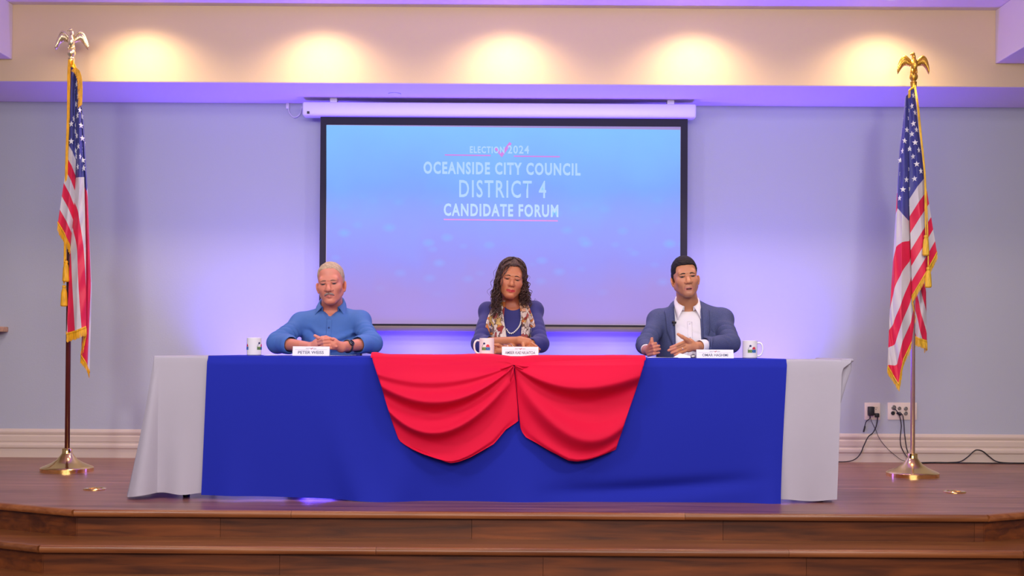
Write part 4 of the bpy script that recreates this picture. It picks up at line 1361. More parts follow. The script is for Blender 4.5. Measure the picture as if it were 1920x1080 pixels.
class Person:
    def __init__(self, px, Y, label, head, fem=False):
        """head: dict(px,py of the mid-eye point, Y, roll, pitch, yaw, s)"""
        self.base = P(px, 640, Y); self.base.z = 0.0
        self.fem = fem
        self.label = label
        self.b = np.array(self.base)
        hc = self.L(head['px'], head['py'], head['Y'])
        self.hf = Frame(hc, rotm(head.get('roll', 0), head.get('pitch', 0), head.get('yaw', 0)), head.get('s', 1.0))
        # head frame origin sits between the eyes at skull depth; move so that the eyes land on the given pixel
        off = self.hf.R @ np.array([0, -0.078, 0.0]) * self.hf.s
        self.hf.c = (np.array(hc) - off).astype(np.float32)
        y0 = self.hf.c[1]
        self.F = Field(axis((-0.36, -0.15, .006), (-0.15, 0.15, .0022), (0.15, 0.36, .006)),
                       axis((-0.60, -0.30, .0026), (-0.30, y0 - 0.13, .005), (y0 - 0.13, y0 + 0.03, .0021), (y0 + 0.03, 0.20, .005)),
                       axis((0.46, 0.74, .014), (0.74, 0.90, .0022), (0.90, 1.04, .005), (1.04, 1.36, .0022)))
    def L(self, px, py, Y):
        return np.array(P(px, py, Y)) - self.b

    def head_shape(self, mw=1.0, jaw=1.0, nose=1.0, open_mouth=0.0, lid=0.0035, cheek=1.0, smile=0.0, ear=1.0, brow=1.0, jowl=0.0, lines=0.0, lip=1.0):
        F, h = self.F, self.hf
        A = lambda p, k=0.012, op='u': F.add(p, h, k, op)
        A(ell((0, 0.022, 0.045), (0.0735, 0.094, 0.080)), 0)
        A(ell((0, -0.012, -0.02), (0.064 * cheek, 0.072, 0.085)), 0.03)
        A(ell((0, -0.036, -0.055), (0.046 * jaw, 0.046, 0.052)), 0.03)
        for s in (-1, 1):
            A(cap((s * 0.050 * jaw, 0.004, -0.055), (s * 0.016, -0.062, -0.100), 0.019, 0.017), 0.025)
            A(ell((s * 0.042 * cheek, -0.054, -0.022), (0.023, 0.022, 0.022)), 0.025)
            if jowl: A(ell((s * 0.040, -0.050, -0.066), (0.018, 0.02, 0.024)), 0.02)
        A(ell((0, -0.066, -0.099), (0.021, 0.018, 0.016)), 0.02)                     # chin
        A(cap((-0.040, -0.064, 0.025), (0.040, -0.064, 0.025), 0.0125, 0.0125), 0.022)    # brow ridge
        for s in (-1, 1):
            A(ell((s * 0.031, -0.094, 0.0035), (0.0200, 0.0215, 0.0140)), 0.010, 's')    # sockets
        # muzzle under the nose
        A(ell((0, -0.066, -0.062), (0.032, 0.022, 0.026)), 0.02)
        # nose
        A(cap((0, -0.0715, 0.012), (0, -0.0985, -0.028), 0.0066, 0.0122 * nose), 0.013)
        A(ell((0, -0.0895, 0.010), (0.010, 0.008, 0.008)), 0.008, 's')
        A(ell((0, -0.1025, -0.034), (0.0135 * nose, 0.0120, 0.0105)), 0.010)
        for s in (-1, 1):
            A(ell((s * 0.0145 * nose, -0.090, -0.037), (0.0090 * nose, 0.012, 0.0080)), 0.007)
            A(ell((s * 0.0068 * nose, -0.100, -0.0465), (0.004, 0.006, 0.004)), 0.003, 's')
        # eyelids: shells round the eyeballs with a slit between
        for s in (-1, 1):
            ec = (s * 0.032, -0.0700, 0.0015)
            up = meet(ell(ec, (0.0150, 0.0150, 0.0135)), lambda x, y, z: (ec[2] + lid) - z)
            lo = meet(ell(ec, (0.0148, 0.0148, 0.0130)), lambda x, y, z: z - (ec[2] - 0.0056))
            A(up, 0.004); A(lo, 0.004)
            A(cap((s * 0.018, -0.080, 0.0105), (s * 0.044, -0.074, 0.010), 0.0032, 0.0036), 0.006)   # fold over the lid
        # mouth
        zu, zl = -0.066, -0.0765 - 0.010 * open_mouth
        for s in (-1, 1):
            A(cap((s * 0.003, -0.0885, zu), (s * 0.0235 * mw, -0.0765 + 0.006 * (mw - 1), zu - 0.0042 + smile), 0.0056 * lip, 0.0026), 0.004)
            A(cap((0, -0.0880, zl), (s * 0.0225 * mw, -0.0770 + 0.006 * (mw - 1), zu - 0.0052 + smile), 0.0066 * lip, 0.0026), 0.004)
        if open_mouth:
            A(ell((0, -0.090, (zu + zl) / 2), (0.0165 * mw, 0.014, 0.0055 * open_mouth)), 0.002, 's')
        else:
            for s in (-1, 1):
                A(cap((0, -0.0965, (zu + zl) / 2 + 0.0005), (s * 0.024, -0.083, zu - 0.0045 + smile), 0.0017, 0.0012), 0.002, 's')
        A(ell((0, -0.094, -0.087), (0.016, 0.006, 0.0045)), 0.008, 's')               # dip under the lip
        if lines:
            for s in (-1, 1):
                A(cap((s * 0.0185, -0.0935, -0.036), (s * 0.031, -0.0815, -0.070), 0.0022 * lines, 0.0016), 0.006, 's')
                A(cap((s * 0.022, -0.0790, -0.0125), (s * 0.040, -0.0745, -0.0125), 0.0050, 0.0040), 0.006)
        # ears
        for s in (-1, 1):
            e = Frame(h.fwd((s * 0.0725, 0.016, -0.018)), h.R @ rotm(roll=s * 10, yaw=s * 30), h.s * ear)
            F.add(ell((s * 0.006, 0, 0), (0.0080, 0.019, 0.032)), e, 0.006)
            F.add(ell((s * 0.0125, -0.003, 0.004), (0.004, 0.009, 0.016)), e, 0.004, 's')
            F.add(ell((s * 0.004, -0.006, -0.024), (0.006, 0.009, 0.010)), e, 0.004)
    def neck(self, r, base, rb=None):
        a = self.hf.fwd((0, 0.020, -0.045))
        self.F.add(cap(a, base, r, rb or r * 1.08), ID, 0.018)
    def chain(self, pts, rads, k=0.0035):
        for a, b, ra, rb in zip(pts, pts[1:], rads, rads[1:]):
            self.F.add(cap(a, b, ra, rb), ID, k)
    def finish_body(self, tint_fn, name='person'):
        V, Q = self.F.mesh()
        del self.F
        V = relax(V, Q, 1, 0.4)
        me = npmesh('person', V, Q)
        # head-local coordinates for the tint
        d = (V - self.hf.c) @ self.hf.R / self.hf.s
        colour_attr(me, tint_fn(V, d))
        self.o = link('person', me, M['skin'], None, smooth=True)
        self.o.location = self.base
        tag(self.o, self.label, 'person')
        self.bvh = BVHTree.FromPolygons([tuple(v) for v in V], [tuple(q) for q in Q])
        return self.o
    def child(self, name, V, Q, m, relax_it=1):
        if relax_it: V = relax(V, Q, relax_it, 0.5)
        me = npmesh(name, V, Q)
        o = link(name, me, m, None, smooth=True)
        o.parent = self.o
        return o
    def put(self, mb, name, m, parent=None, smooth=True):
        """MB in person-local coordinates"""
        o = mb.build(name, m, None, smooth=smooth)
        o.parent = parent or self.o
        return o
    def eyes(self, iris, gaze=(0, 0)):
        for s in (-1, 1):
            mb = MB(); mb.ball((0, 0, 0), 0.0128, 24)
            g = Vector((gaze[0], -1, gaze[1])).normalized()
            me_o = mb.build('eye', M['eye'], None, smooth=True)
            me = me_o.data
            co = np.array([tuple(v.co) for v in me.vertices])
            ang = np.degrees(np.arccos(np.clip(co @ np.array(g) / 0.0128, -1, 1)))
            C = np.where(ang[:, None] < 11, np.array([[0.01, 0.01, 0.012]]), np.where(ang[:, None] < 31, np.array([iris]), np.array([[0.13, 0.10, 0.10]])))  # whites darkened: shade of the sockets put into their colour
            colour_attr(me, C)
            me_o.parent = self.o
            me_o.matrix_local = Matrix.Translation(self.hf.fwd((s * 0.032, -0.0700, 0.0015))) @ Matrix(self.hf.R.tolist()).to_4x4() @ Matrix.Scale(self.hf.s, 4)
    def front(self, x, z, bvh=None, y0=-0.9):
        """first surface hit from the front at local (x, z)"""
        h = (bvh or self.bvh).ray_cast(Vector((x, y0, z)), Vector((0, 1, 0)))
        return h[0], h[1]
    def face_pt(self, x, z, off=0.0):
        """point on the face at head-local (x, z)"""
        o = Vector(self.hf.fwd((x, -0.25, z))); d = Vector(self.hf.R @ np.array([0, 1, 0]))
        h = self.bvh.ray_cast(o, d)
        p = h[0] if h[0] is not None else Vector(self.hf.fwd((x, -0.08, z)))
        return p - d * off
    def lashes(self, m, lid, w=0.0015):
        for s in (-1, 1):
            mb = MB()
            pts = [self.face_pt(s * x, 0.0015 + lid + dz, 0.0003) for x, dz in ((0.0185, -0.0024), (0.025, -0.0004), (0.032, 0.0002), (0.040, -0.0006), (0.046, -0.0026))]
            mb.tube(pts, [w * 0.5, w * 0.9, w, w, w * 0.5], 6)
            self.put(mb, 'eyelash', m)
    def brows(self, m, z=0.024, w=0.0045, arch=0.004, x0=0.013, x1=0.049, droop=0.0):
        for s in (-1, 1):
            mb = MB()
            pts, r = [], []
            for k in range(9):
                t = k / 8
                x = s * (x0 + (x1 - x0) * t)
                zz = z + arch * math.sin(math.pi * min(1, t * 1.25)) - droop * t * t
                pts.append(self.face_pt(x, zz, -0.0006)); r.append(w * (0.75 + 0.35 * math.sin(math.pi * t ** 0.7)) * (1 - 0.62 * t * t))
            mb.tube(pts, r, 8)
            self.put(mb, 'eyebrow', m)

def seat_and_legs(p, cloth, shoe_m, chair_label, dx=0.0):
    """lower body under the table, and the chair that carries the person"""
    F = Field(axis((-0.34, 0.34, .014)), axis((-0.62, 0.30, .014)), axis((0.0, 0.74, .014)))
    F.add(ell((0, 0.0, 0.56), (0.19, 0.15, 0.13)), ID, 0.02)
    for s in (-1, 1):
        F.add(cap((s * 0.10, -0.02, 0.535), (s * 0.13, -0.42, 0.53), 0.082, 0.062), ID, 0.03)
        F.add(cap((s * 0.13, -0.42, 0.53), (s * 0.13, -0.38, 0.09), 0.062, 0.05), ID, 0.03)
    V, Q = F.mesh()
    p.child('trousers', V, Q, cloth)
    for s in (-1, 1):
        F = Field(axis((-0.06, 0.06, .01)), axis((-0.18, 0.10, .01)), axis((-0.01, 0.12, .01)))
        F.add(cap((0, 0.03, 0.045), (0, -0.12, 0.034), 0.042, 0.034), ID, 0.02)
        F.add(boxp((-0.06, -0.2, -0.05), (0.06, 0.2, 0.004)), ID, 0, 's')
        V, Q = F.mesh()
        o = p.child('shoe', V, Q, shoe_m); o.location = (s * 0.13, -0.38, 0)
    c = p.base
    o = empty('chair', c); tag(o, chair_label, 'chair')
    MB().box((c.x - 0.21, c.y - 0.24, 0.37), (c.x + 0.21, c.y + 0.18, 0.418), 0.02, 3).build('seat', M['black_cloth'], o, auto=40)
    MB().box((c.x - 0.17, c.y + 0.20, 0.50), (c.x + 0.17, c.y + 0.24, 0.80), 0.018, 3).build('backrest', M['black_cloth'], o, auto=40)
    for sx in (-1, 1):
        MB().tube([(c.x + sx * 0.18, c.y - 0.21, 0.38), (c.x + sx * 0.19, c.y - 0.23, 0.0)], 0.012, 8).build('leg', M['black_metal'], o, smooth=True)
        MB().tube([(c.x + sx * 0.17, c.y + 0.22, 0.72), (c.x + sx * 0.18, c.y + 0.20, 0.38), (c.x + sx * 0.19, c.y + 0.25, 0.0)], 0.012, 8).build('leg', M['black_metal'], o, smooth=True)

def torso_prims(yt, S, zs, w=1.0, depth=1.0, fem=False, trap=0.062):
    """shared by body and clothes; S: (left, right) shoulder joints"""
    xc = (S[0][0] + S[1][0]) / 2
    half = abs(S[1][0] - S[0][0]) / 2
    pr = [(ell((xc, yt, zs - 0.16), (half * 0.98 * w, 0.118 * depth, 0.20)), 0.0),
          (ell((xc, yt - 0.015 * depth, zs - 0.36), (half * 0.92 * w, 0.135 * depth, 0.20)), 0.06),
          (ell((xc, yt + 0.0, zs - 0.56), (half * 0.95 * w, 0.14, 0.16)), 0.06),
          (cap(S[0], S[1], 0.058, 0.058), 0.05),
          (cap((xc - 0.01, yt + 0.040, zs + trap), (S[0][0] * .8 + xc * .2, S[0][1], S[0][2] + .012), 0.036, 0.036), 0.035),
          (cap((xc + 0.01, yt + 0.040, zs + trap), (S[1][0] * .8 + xc * .2, S[1][1], S[1][2] + .012), 0.036, 0.036), 0.035)]
    if fem:
        for s in (-1, 1):
            pr.append((ell((xc + s * 0.072, yt - 0.075, zs - 0.17), (0.068, 0.065, 0.068)), 0.04))
    return pr

def collar(p, c, rx, ry, tilt, open_deg, h_back, drop_back, drop_front, spread, m, m_in=None, parent=None, lean=0.012, fwd=0.02, tipx=0.0, n=40):
    """folded shirt collar: stand + fall, open at the front; c local centre of the neck base"""
    G = []
    for i in range(n):
        t = -1 + 2 * i / (n - 1)                # -1 .. 1 round the neck, ends at the front
        a = t * math.radians(180 - open_deg)
        s_, k_ = math.sin(a), math.cos(a)        # a=0 at the back
        f = abs(t)
        ff = max(0.0, (f - 0.45) / 0.55)
        zc_ = c[2] - tilt * (1 - k_) * 0.5
        base = np.array([c[0] + rx * 1.02 * s_, c[1] + ry * 1.02 * k_, zc_])
        top = np.array([c[0] + rx * 0.99 * s_, c[1] + ry * 0.99 * k_ - 0.004, zc_ + h_back * (1 - 0.35 * ff)])
        drop = drop_back + (drop_front - drop_back) * ff ** 1.6
        fold = top + np.array([s_ * 0.006, k_ * 0.006, 0.001])
        out = np.array([c[0] + (rx + lean) * s_ + np.sign(s_) * (spread * ff ** 2), c[1] + (ry + lean) * k_ - fwd * ff ** 1.5, zc_ + h_back * (1 - 0.35 * ff) - drop])
        mid = (fold + out) / 2 + np.array([s_ * 0.004, k_ * 0.004, 0.002])
        G.append([base, (base + top) / 2, top, fold, mid, out])
    G = np.array(G)
    me = npmesh('collar', G.reshape(-1, 3), grid_faces(n, 6))
    o = link('collar', me, m, None, smooth=True)
    o.parent = parent or p.o
    md = o.modifiers.new('t', 'SOLIDIFY'); md.thickness = 0.003; md.offset = 0
    return o
# ------------------------------------------------------------------ the three people
M['denim'] = mat('blue_denim_shirt', (0.055, 0.15, 0.46, 1), 0.8, bump=((500, 500, 500), 0.15), vary=((9, 9, 9), 0.08))
M['denim_dark'] = mat('blue_denim_seam', (0.02, 0.05, 0.20, 1), 0.8)
M['grey_hair'] = mat('short_white_hair', (0.48, 0.35, 0.23, 1), 0.6, bump=((240, 240, 60), 0.6), vary=((70, 70, 20), 0.28))
M['moustache'] = mat('grey_moustache', (0.34, 0.25, 0.22, 1), 0.7, bump=((300, 300, 90), 0.6))
M['brow_grey'] = mat('grey_brow', (0.22, 0.11, 0.085, 1), 0.8)
M['dark_hair'] = mat('short_dark_hair', (0.012, 0.007, 0.009, 1), 0.65, spec=0.25, bump=((260, 260, 80), 0.7))
M['brown_hair'] = mat('dark_brown_curls', (0.060, 0.026, 0.020, 1), 0.60, bump=((170, 170, 40), 0.9), vary=((40, 40, 40), 0.4))
M['brow_dark'] = mat('dark_brow', (0.035, 0.016, 0.012, 1), 0.8)
M['dress'] = mat('navy_dress', (0.022, 0.022, 0.155, 1), 0.8, bump=((600, 600, 600), 0.12), sheen=0.1)
M['jacket'] = mat('blue_grey_wool', (0.058, 0.072, 0.185, 1), 0.85, bump=((900, 900, 900), 0.25), vary=((260, 260, 260), 0.22))
M['shirt_white'] = mat('white_cotton', (0.80, 0.76, 0.82, 1), 0.8, bump=((500, 500, 500), 0.08))
M['dark_trousers'] = mat('dark_trousers', (0.02, 0.022, 0.04, 1), 0.85)
M['shoe'] = mat('black_leather', (0.015, 0.012, 0.012, 1), 0.4)
M['pearl'] = mat('pearl', (0.82, 0.76, 0.74, 1), 0.18)
M['silver'] = mat('silver', (0.80, 0.78, 0.78, 1), 0.18, 1.0)
M['watch_steel'] = mat('watch_steel', (0.10, 0.10, 0.09, 1), 0.3, 0.8)
M['watch_face'] = mat('watch_face', (0.01, 0.012, 0.015, 1), 0.15)

def mix(C, col_, w):
    return C * (1 - w[:, None]) + np.array(col_)[None, :] * w[:, None]
def gauss(d, c, r):
    q = ((d - np.array(c)) / np.array(r)) ** 2
    return np.exp(-q.sum(1))
def lips_w(d, open_mouth=0.0, mw=1.0, hh=1.0):
    zc_ = -0.0705 - 0.005 * open_mouth
    x = np.abs(d[:, 0]) / (0.0235 * mw)
    hgt = (0.0098 * hh + 0.005 * open_mouth) * np.sqrt(np.clip(1 - x ** 2, 0, 1)) + 0.0004
    # cupid's bow: a small dip in the middle of the upper lip
    dsm = 0.0036 * x * x * (mw > 1.21)
    up = hgt - 0.0016 * np.exp(-(d[:, 0] / 0.004) ** 2)
    dz = d[:, 2] - zc_ + 0.002 * x * x - dsm
    w = np.clip(np.where(dz > 0, up - dz, hgt + dz) / 0.0018 + 0.5, 0, 1)
    return w * (d[:, 1] < -0.06) * (x < 1)

def placket(p, cx, z_top, n, bv, m, parent, hw=0.016):
    """strip of cloth down the front, starting where the opening closes"""
    us = np.linspace(-hw, hw, 5)
    z = z_top
    while z > z_top - 0.15:
        hs = [p.front(cx + u, z, bv)[0] for u in us]
        if all(h is not None and h.y < -0.085 for h in hs): break
        z -= 0.004
    G = []
    for k in range(n):
        zz = z - k * 0.0115
        ys = [p.front(cx + u, zz, bv)[0] for u in us]
        G.append([(cx + u, (q.y if q else -0.12) - 0.0022, zz) for u, q in zip(us, ys)])
    o = sheet('placket', np.array(G), m); o.parent = parent
    o.modifiers.new('t', 'SOLIDIFY').thickness = 0.0015
    return z

# ---------------- man in the blue shirt
p1 = Person(618, 7.42, 'older man with short white hair and moustache, blue shirt, hands clasped', dict(px=616, py=532.5, Y=7.27, roll=-4.5, pitch=3, yaw=-1, s=1.03))
F = p1.F
p1.head_shape(mw=1.08, jaw=0.98, nose=1.12, lid=0.0014, cheek=1.06, ear=1.0, lines=1.3, smile=0.0012)
L = p1.L
SL, SR = L(564, 606, 7.40), L(676, 602, 7.40)
EL, ER = L(520, 643, 7.24), L(697, 643, 7.24)
WL, WR = L(583, 651.5, 6.985), L(640, 651, 6.97)
zs = (SL[2] + SR[2]) / 2
yt = 0.0
nb = np.array([(SL[0] + SR[0]) / 2, yt + 0.035, zs + 0.085])
p1.neck(0.058, nb, 0.066)
TP = torso_prims(yt, (SL, SR), zs, 1.0, 1.08, False, 0.080)
for pr, k in TP: F.add(pr, ID, k, 'u', -0.008)
for S, E, W in ((SL, EL, WL), (SR, ER, WR)):
    F.add(cap(S, E, 0.046, 0.040), ID, 0.02)
    F.add(cap(E, W, 0.041, 0.029), ID, 0.015)
# right hand of his (viewer's left): palm and fingers go round the back of the other hand
pl = L(597, 646, 6.965)
F.add(cap(WL, pl, 0.028, 0.030, (1, 1, 1)), ID, 0.012)
F.add(ell(pl, (0.034, 0.020, 0.036)), ID, 0.012)
# the other hand
pr_ = L(627, 645, 6.935)
F.add(cap(WR, pr_, 0.029, 0.027), ID, 0.012)
F.add(ell(L(624, 644.5, 6.935), (0.030, 0.020, 0.036)), ID, 0.012)
fy = 6.905
for k, (a, b, c, r) in enumerate((((619, 635.5), (606, 636.5), (596.5, 640.0), .0098), ((621, 641.2), (607, 642.0), (597, 645.2), .0100), ((621, 647), (608, 648.2), (599, 651.2), .0096), ((621, 652.6), (610, 654), (602.5, 656.5), .0086))):
    p1.chain([L(a[0], a[1], fy + .018), L(b[0], b[1], fy - .006 + .002 * k), L(c[0], c[1], fy + .022)], [r, r * .95, r * .8])
# fingertips of the hand behind showing between, and the thumbs on top
for a, b, r in (((611, 631.8), (624.5, 636.2), .0088), ((618, 640), (629, 643), .0084), ((620, 647), (631, 650), .0080)):
    p1.chain([L(a[0] - 8, a[1] + 1, 6.95), L(a[0], a[1], 6.945), L(b[0], b[1], 6.905 if r > .0086 else 6.915)], [r, r, r * .85])
p1.chain([L(606, 640, 6.96), L(597, 633.5, 6.94), L(590.5, 629.5, 6.93)], [.012, .0105, .0085])
p1.chain([L(622, 638, 6.95), L(612, 633, 6.935), L(602, 634, 6.93)], [.012, .0105, .0088])
def tint1(V, d):
    n = len(V)
    C = np.tile(np.array([[0.64, 0.225, 0.145]]), (n, 1))
    head = (V[:, 2] > 1.02)
    C = mix(C, (0.60, 0.20, 0.14), 0.7 * np.clip(gauss(d, (0.042, -0.06, -0.025), (.022, .05, .022)) + gauss(d, (-0.042, -0.06, -0.025), (.022, .05, .022)) + gauss(d, (0, -0.1, -0.03), (.02, .03, .02)), 0, 1))
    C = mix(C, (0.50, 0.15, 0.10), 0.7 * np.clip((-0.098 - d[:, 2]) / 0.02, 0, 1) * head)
    C = mix(C, (0.66, 0.30, 0.22), 0.6 * gauss(d, (0, -0.07, 0.075), (.05, .05, .03)))
    C = mix(C, (0.34, 0.12, 0.10), 0.75 * (gauss(d, (0.032, -0.085, 0.004), (.018, .03, .010)) + gauss(d, (-0.032, -0.085, 0.004), (.018, .03, .010))))  # eye-socket shade painted into the skin
    C = mix(C, (0.46, 0.14, 0.12), 0.8 * lips_w(d))
    hands = (V[:, 2] < 0.92) & (V[:, 0] > -0.115) & (V[:, 0] < 0.045)
    C = mix(C, (0.66, 0.25, 0.20), 0.8 * hands)
    return C
p1.finish_body(tint1)
p1.eyes((0.025, 0.028, 0.04), (0.05, -0.05))
p1.brows(M['brow_grey'], z=0.0185, w=0.0038, arch=0.002, droop=0.004)
p1.lashes(M['brow_grey'], 0.0014, 0.0013)
# short hair: close at the sides, receding at the front
h = p1.hf
def hair_field(h, box=0.15, step=0.0026):
    c = h.c
    return Field(axis((c[0] - 0.12, c[0] + 0.12, step)), axis((c[1] - 0.14, c[1] + 0.15, step)), axis((c[2] - 0.13, c[2] + 0.16, step)))
H = hair_field(h)
H.add(ell((0, 0.026, 0.048), (0.0775, 0.096, 0.0835)), h, 0)
H.add(ell((0, 0.055, -0.005), (0.072, 0.068, 0.085)), h, 0.02)
H.add(boxp((-0.068, -0.25, -0.25), (0.066, -0.020, 0.083), 0.035), h, 0.012, 's')
H.add(boxp((-0.2, -0.2, -0.30), (0.2, 0.010, -0.004)), h, 0.006, 's')
H.add(boxp((-0.2, 0.0, -0.30), (0.2, 0.2, -0.070)), h, 0.006, 's')
for s in (-1, 1):
    H.add(ell((s * 0.080, 0.018, -0.008), (0.014, 0.022, 0.030)), h, 0.004, 's')
H.warp(lambda x, y, z: 0.0016 * noise3(x * 160, y * 160, z * 90, 3, 2))
V, Q = H.mesh(); hr = p1.child('hair', V, Q, M['grey_hair'], 1)
hr['label'] = 'short white hair, thin in front'
mb = MB()
for s in (-1, 1):
    pts = [p1.face_pt(s * x, z, 0.0015) for x, z in ((0.001, -0.0545), (0.008, -0.055), (0.016, -0.0575), (0.023, -0.062), (0.0275, -0.068))]
    mb.tube(pts, [0.0062, 0.0068, 0.0062, 0.005, 0.0024], 8)
mo = p1.put(mb, 'moustache', M['moustache']); mo['label'] = 'clipped grey moustache'
# shirt
def shirt_field(x=0.38, lo=0.70, hi=1.16):
    return Field(axis((-x, x, .0042)), axis((-0.46, 0.19, .0042)), axis((lo, hi, .0042)))
S_ = shirt_field(0.40)
for pr, k in TP: S_.add(pr, ID, k, 'u', 0.006)
CL, CR = EL + (WL - EL) * 0.34, ER + (WR - ER) * 0.40
CUTS = []
for S, E, W in ((SL, EL, CL), (SR, ER, CR)):
    S_.add(cap(S, E, 0.055, 0.058), ID, 0.03)
    S_.add(cap(E, W, 0.060, 0.052), ID, 0.02)
    d = (W - E) / np.linalg.norm(W - E)
    S_.add(cap(W - d * 0.034, W - d * 0.002, 0.057, 0.057), ID, 0.006)
    CUTS.append(cap(W + d * 0.012, W + d * 0.12, 0.045, 0.043))
nz_ = lambda x, y, z: 0.0030 * noise3(x * 16, y * 16, z * 20, 5, 2)
S_.warp(nz_)
# drag folds: from the shoulders across to the elbows and across the belly
def folds(pa, pb, wl, amp, wid, seed):
    pa, pb = np.array(pa), np.array(pb)
    ax_ = (pb - pa) / np.linalg.norm(pb - pa); ln = np.linalg.norm(pb - pa)
    def f(x, y, z):
        t = (x - pa[0]) * ax_[0] + (y - pa[1]) * ax_[1] + (z - pa[2]) * ax_[2]
        r2 = (x - pa[0] - t * ax_[0]) ** 2 + (y - pa[1] - t * ax_[1]) ** 2 + (z - pa[2] - t * ax_[2]) ** 2
        w = np.exp(-r2 / wid ** 2) * np.clip(t / 0.03, 0, 1) * np.clip((ln - t) / 0.03, 0, 1)
        ph = t / wl * 6.28 + 1.6 * noise3(x * 18, y * 18, z * 18, seed, 1)
        return amp * w * (1 - 2 * np.abs(np.sin(ph / 2)))
    return f
S_.warp(folds(SL + (EL - SL) * .35, EL + (CL - EL) * .6, 0.034, 0.0060, 0.09, 1))
S_.warp(folds(SR + (ER - SR) * .35, ER + (CR - ER) * .6, 0.034, 0.0060, 0.09, 2))
S_.warp(folds((SL[0] + .05, -.1, zs - .30), (SL[0] + .16, -.14, zs - .05), 0.075, 0.0110, 0.11, 3))
S_.warp(folds((SR[0] - .03, -.1, zs - .28), (SR[0] - .10, -.14, zs - .06), 0.06, 0.0100, 0.09, 4))
for c_ in CUTS: S_.add(c_, ID, 0.004, 's')
ncx = float(nb[0])
zt = float(L(618, 588, 7.3)[2])
# neck opening and open placket
S_.add(cap((ncx, 0.02, zs + 0.075), (ncx, -0.005, zs + 0.30), 0.062, 0.080), ID, 0.006, 's')
S_.add(cap((ncx + .002, -0.15, zs - 0.012), (ncx, -0.05, zs + 0.12), 0.008, 0.070), ID, 0.006, 's')
V, Q = S_.mesh()
sh = p1.child('shirt', V, Q, M['denim'], 1)
bv = BVHTree.FromPolygons([tuple(v) for v in V], [tuple(q) for q in Q])
collar(p1, (ncx, 0.020, zs + 0.118), 0.070, 0.076, 0.064, 40, 0.044, 0.046, 0.080, 0.052, M['denim'], parent=sh, lean=0.016, fwd=0.030)
# placket strip and buttons
placket(p1, ncx + 0.003, zs + 0.06, 26, bv, M['denim'], sh)
for z in (zs - 0.035, zs - 0.115, zs - 0.195):
    q, _ = p1.front(ncx + 0.003, z, bv)
    mb = MB(); mb.lathe([(0.0055, 0), (0.0055, -0.003), (0.003, -0.0036), (0.001, -0.0032)], (ncx + 0.003, q.y - 0.003, z), 12, 'Y')
    p1.put(mb, 'button', M['denim_dark'], sh)
# watch on the wrist at the viewer's right
wd = (WR - ER) / np.linalg.norm(WR - ER)
wc = ER + (WR - ER) * 0.80
mb = MB()
ring = []
u = np.cross(wd, (0, 0, 1)); u /= np.linalg.norm(u); v = np.cross(wd, u)
for k in range(25):
    a = 2 * math.pi * k / 24
    ring.append(wc + (u * math.cos(a) + v * math.sin(a)) * 0.0335)
mb.tube(ring, 0.0062, 8)
w_ = p1.put(mb, 'watch', M['watch_steel']); w_['label'] = 'dark metal wristwatch'
nf = np.array((0.10, -0.95, 0.30)); nf = nf - wd * nf.dot(wd); nf /= np.linalg.norm(nf)
Rm = Vector(nf).to_track_quat('Z', 'Y').to_matrix().to_4x4()
mb = MB(); mb.lathe([(0.0185, 0.0), (0.0195, 0.004), (0.018, 0.009), (0.015, 0.010), (0.0145, 0.008), (0.001, 0.008)], (0, 0, 0), 24)
o = p1.put(mb, 'watch_case', M['watch_steel'], w_); o.matrix_local = Matrix.Translation(wc + nf * 0.032) @ Rm
mb = MB(); mb.lathe([(0.0143, 0.0082), (0.0143, 0.0088), (0.001, 0.0088)], (0, 0, 0), 20)
o = p1.put(mb, 'watch_face', M['watch_face'], w_); o.matrix_local = Matrix.Translation(wc + nf * 0.032) @ Rm
seat_and_legs(p1, M['dark_trousers'], M['shoe'], 'black chair behind the table under the man in the blue shirt')

# ---------------- woman in the navy dress
p2 = Person(959, 7.44, 'woman with long dark curly hair, navy dress, patterned scarf and pearls', dict(px=960.3, py=524.0, Y=7.28, roll=7.5, pitch=2, yaw=4, s=0.965), fem=True)
F = p2.F
p2.head_shape(mw=1.22, jaw=0.96, nose=0.96, lid=0.0004, cheek=1.04, ear=0.85, brow=0.5, lines=0.4, lip=0.85, smile=0.0036)
L = p2.L
SL, SR = L(916, 587, 7.42), L(1000, 585, 7.42)
EL, ER = L(899, 645, 7.20), L(1014, 645, 7.20)
WL, WR = L(975, 638.5, 6.965), L(950, 655.0, 6.95)
zs = (SL[2] + SR[2]) / 2
nb = np.array([(SL[0] + SR[0]) / 2 + 0.004, 0.035, zs + 0.03])
p2.neck(0.052, nb, 0.060)
TP = torso_prims(0.0, (SL, SR), zs, 0.98, 0.90, True)
for pr, k in TP: F.add(pr, ID, k, 'u', -0.005)
for S, E, W in ((SL, EL, WL), (SR, ER, WR)):
    F.add(cap(S, E, 0.040, 0.036), ID, 0.02)
    F.add(cap(E, W, 0.037, 0.0235), ID, 0.012)
# upper hand draped to the viewer's right
k1 = L(990, 641.5, 6.945)
F.add(cap(WL, k1, 0.0235, 0.021), ID, 0.01)
F.add(ell(L(987, 642.5, 6.945), (0.034, 0.016, 0.026)), ID, 0.01)
for k, (a, b, c, r) in enumerate((((996, 643), (1005, 649), (1012.5, 655.5), .0080), ((995, 646.5), (1003, 653), (1010, 660), .0082), ((992, 649.5), (999, 656), (1005, 661), .0080), ((988, 651), (994, 657), (999, 661), .0072))):
    p2.chain([L(a[0], a[1], 6.935), L(b[0], b[1], 6.905), L(c[0], c[1], 6.915)], [r, r * .95, r * .72])
p2.chain([L(981, 645, 6.93), L(982, 651, 6.905), L(986, 657, 6.895)], [.0115, .0095, .0075])
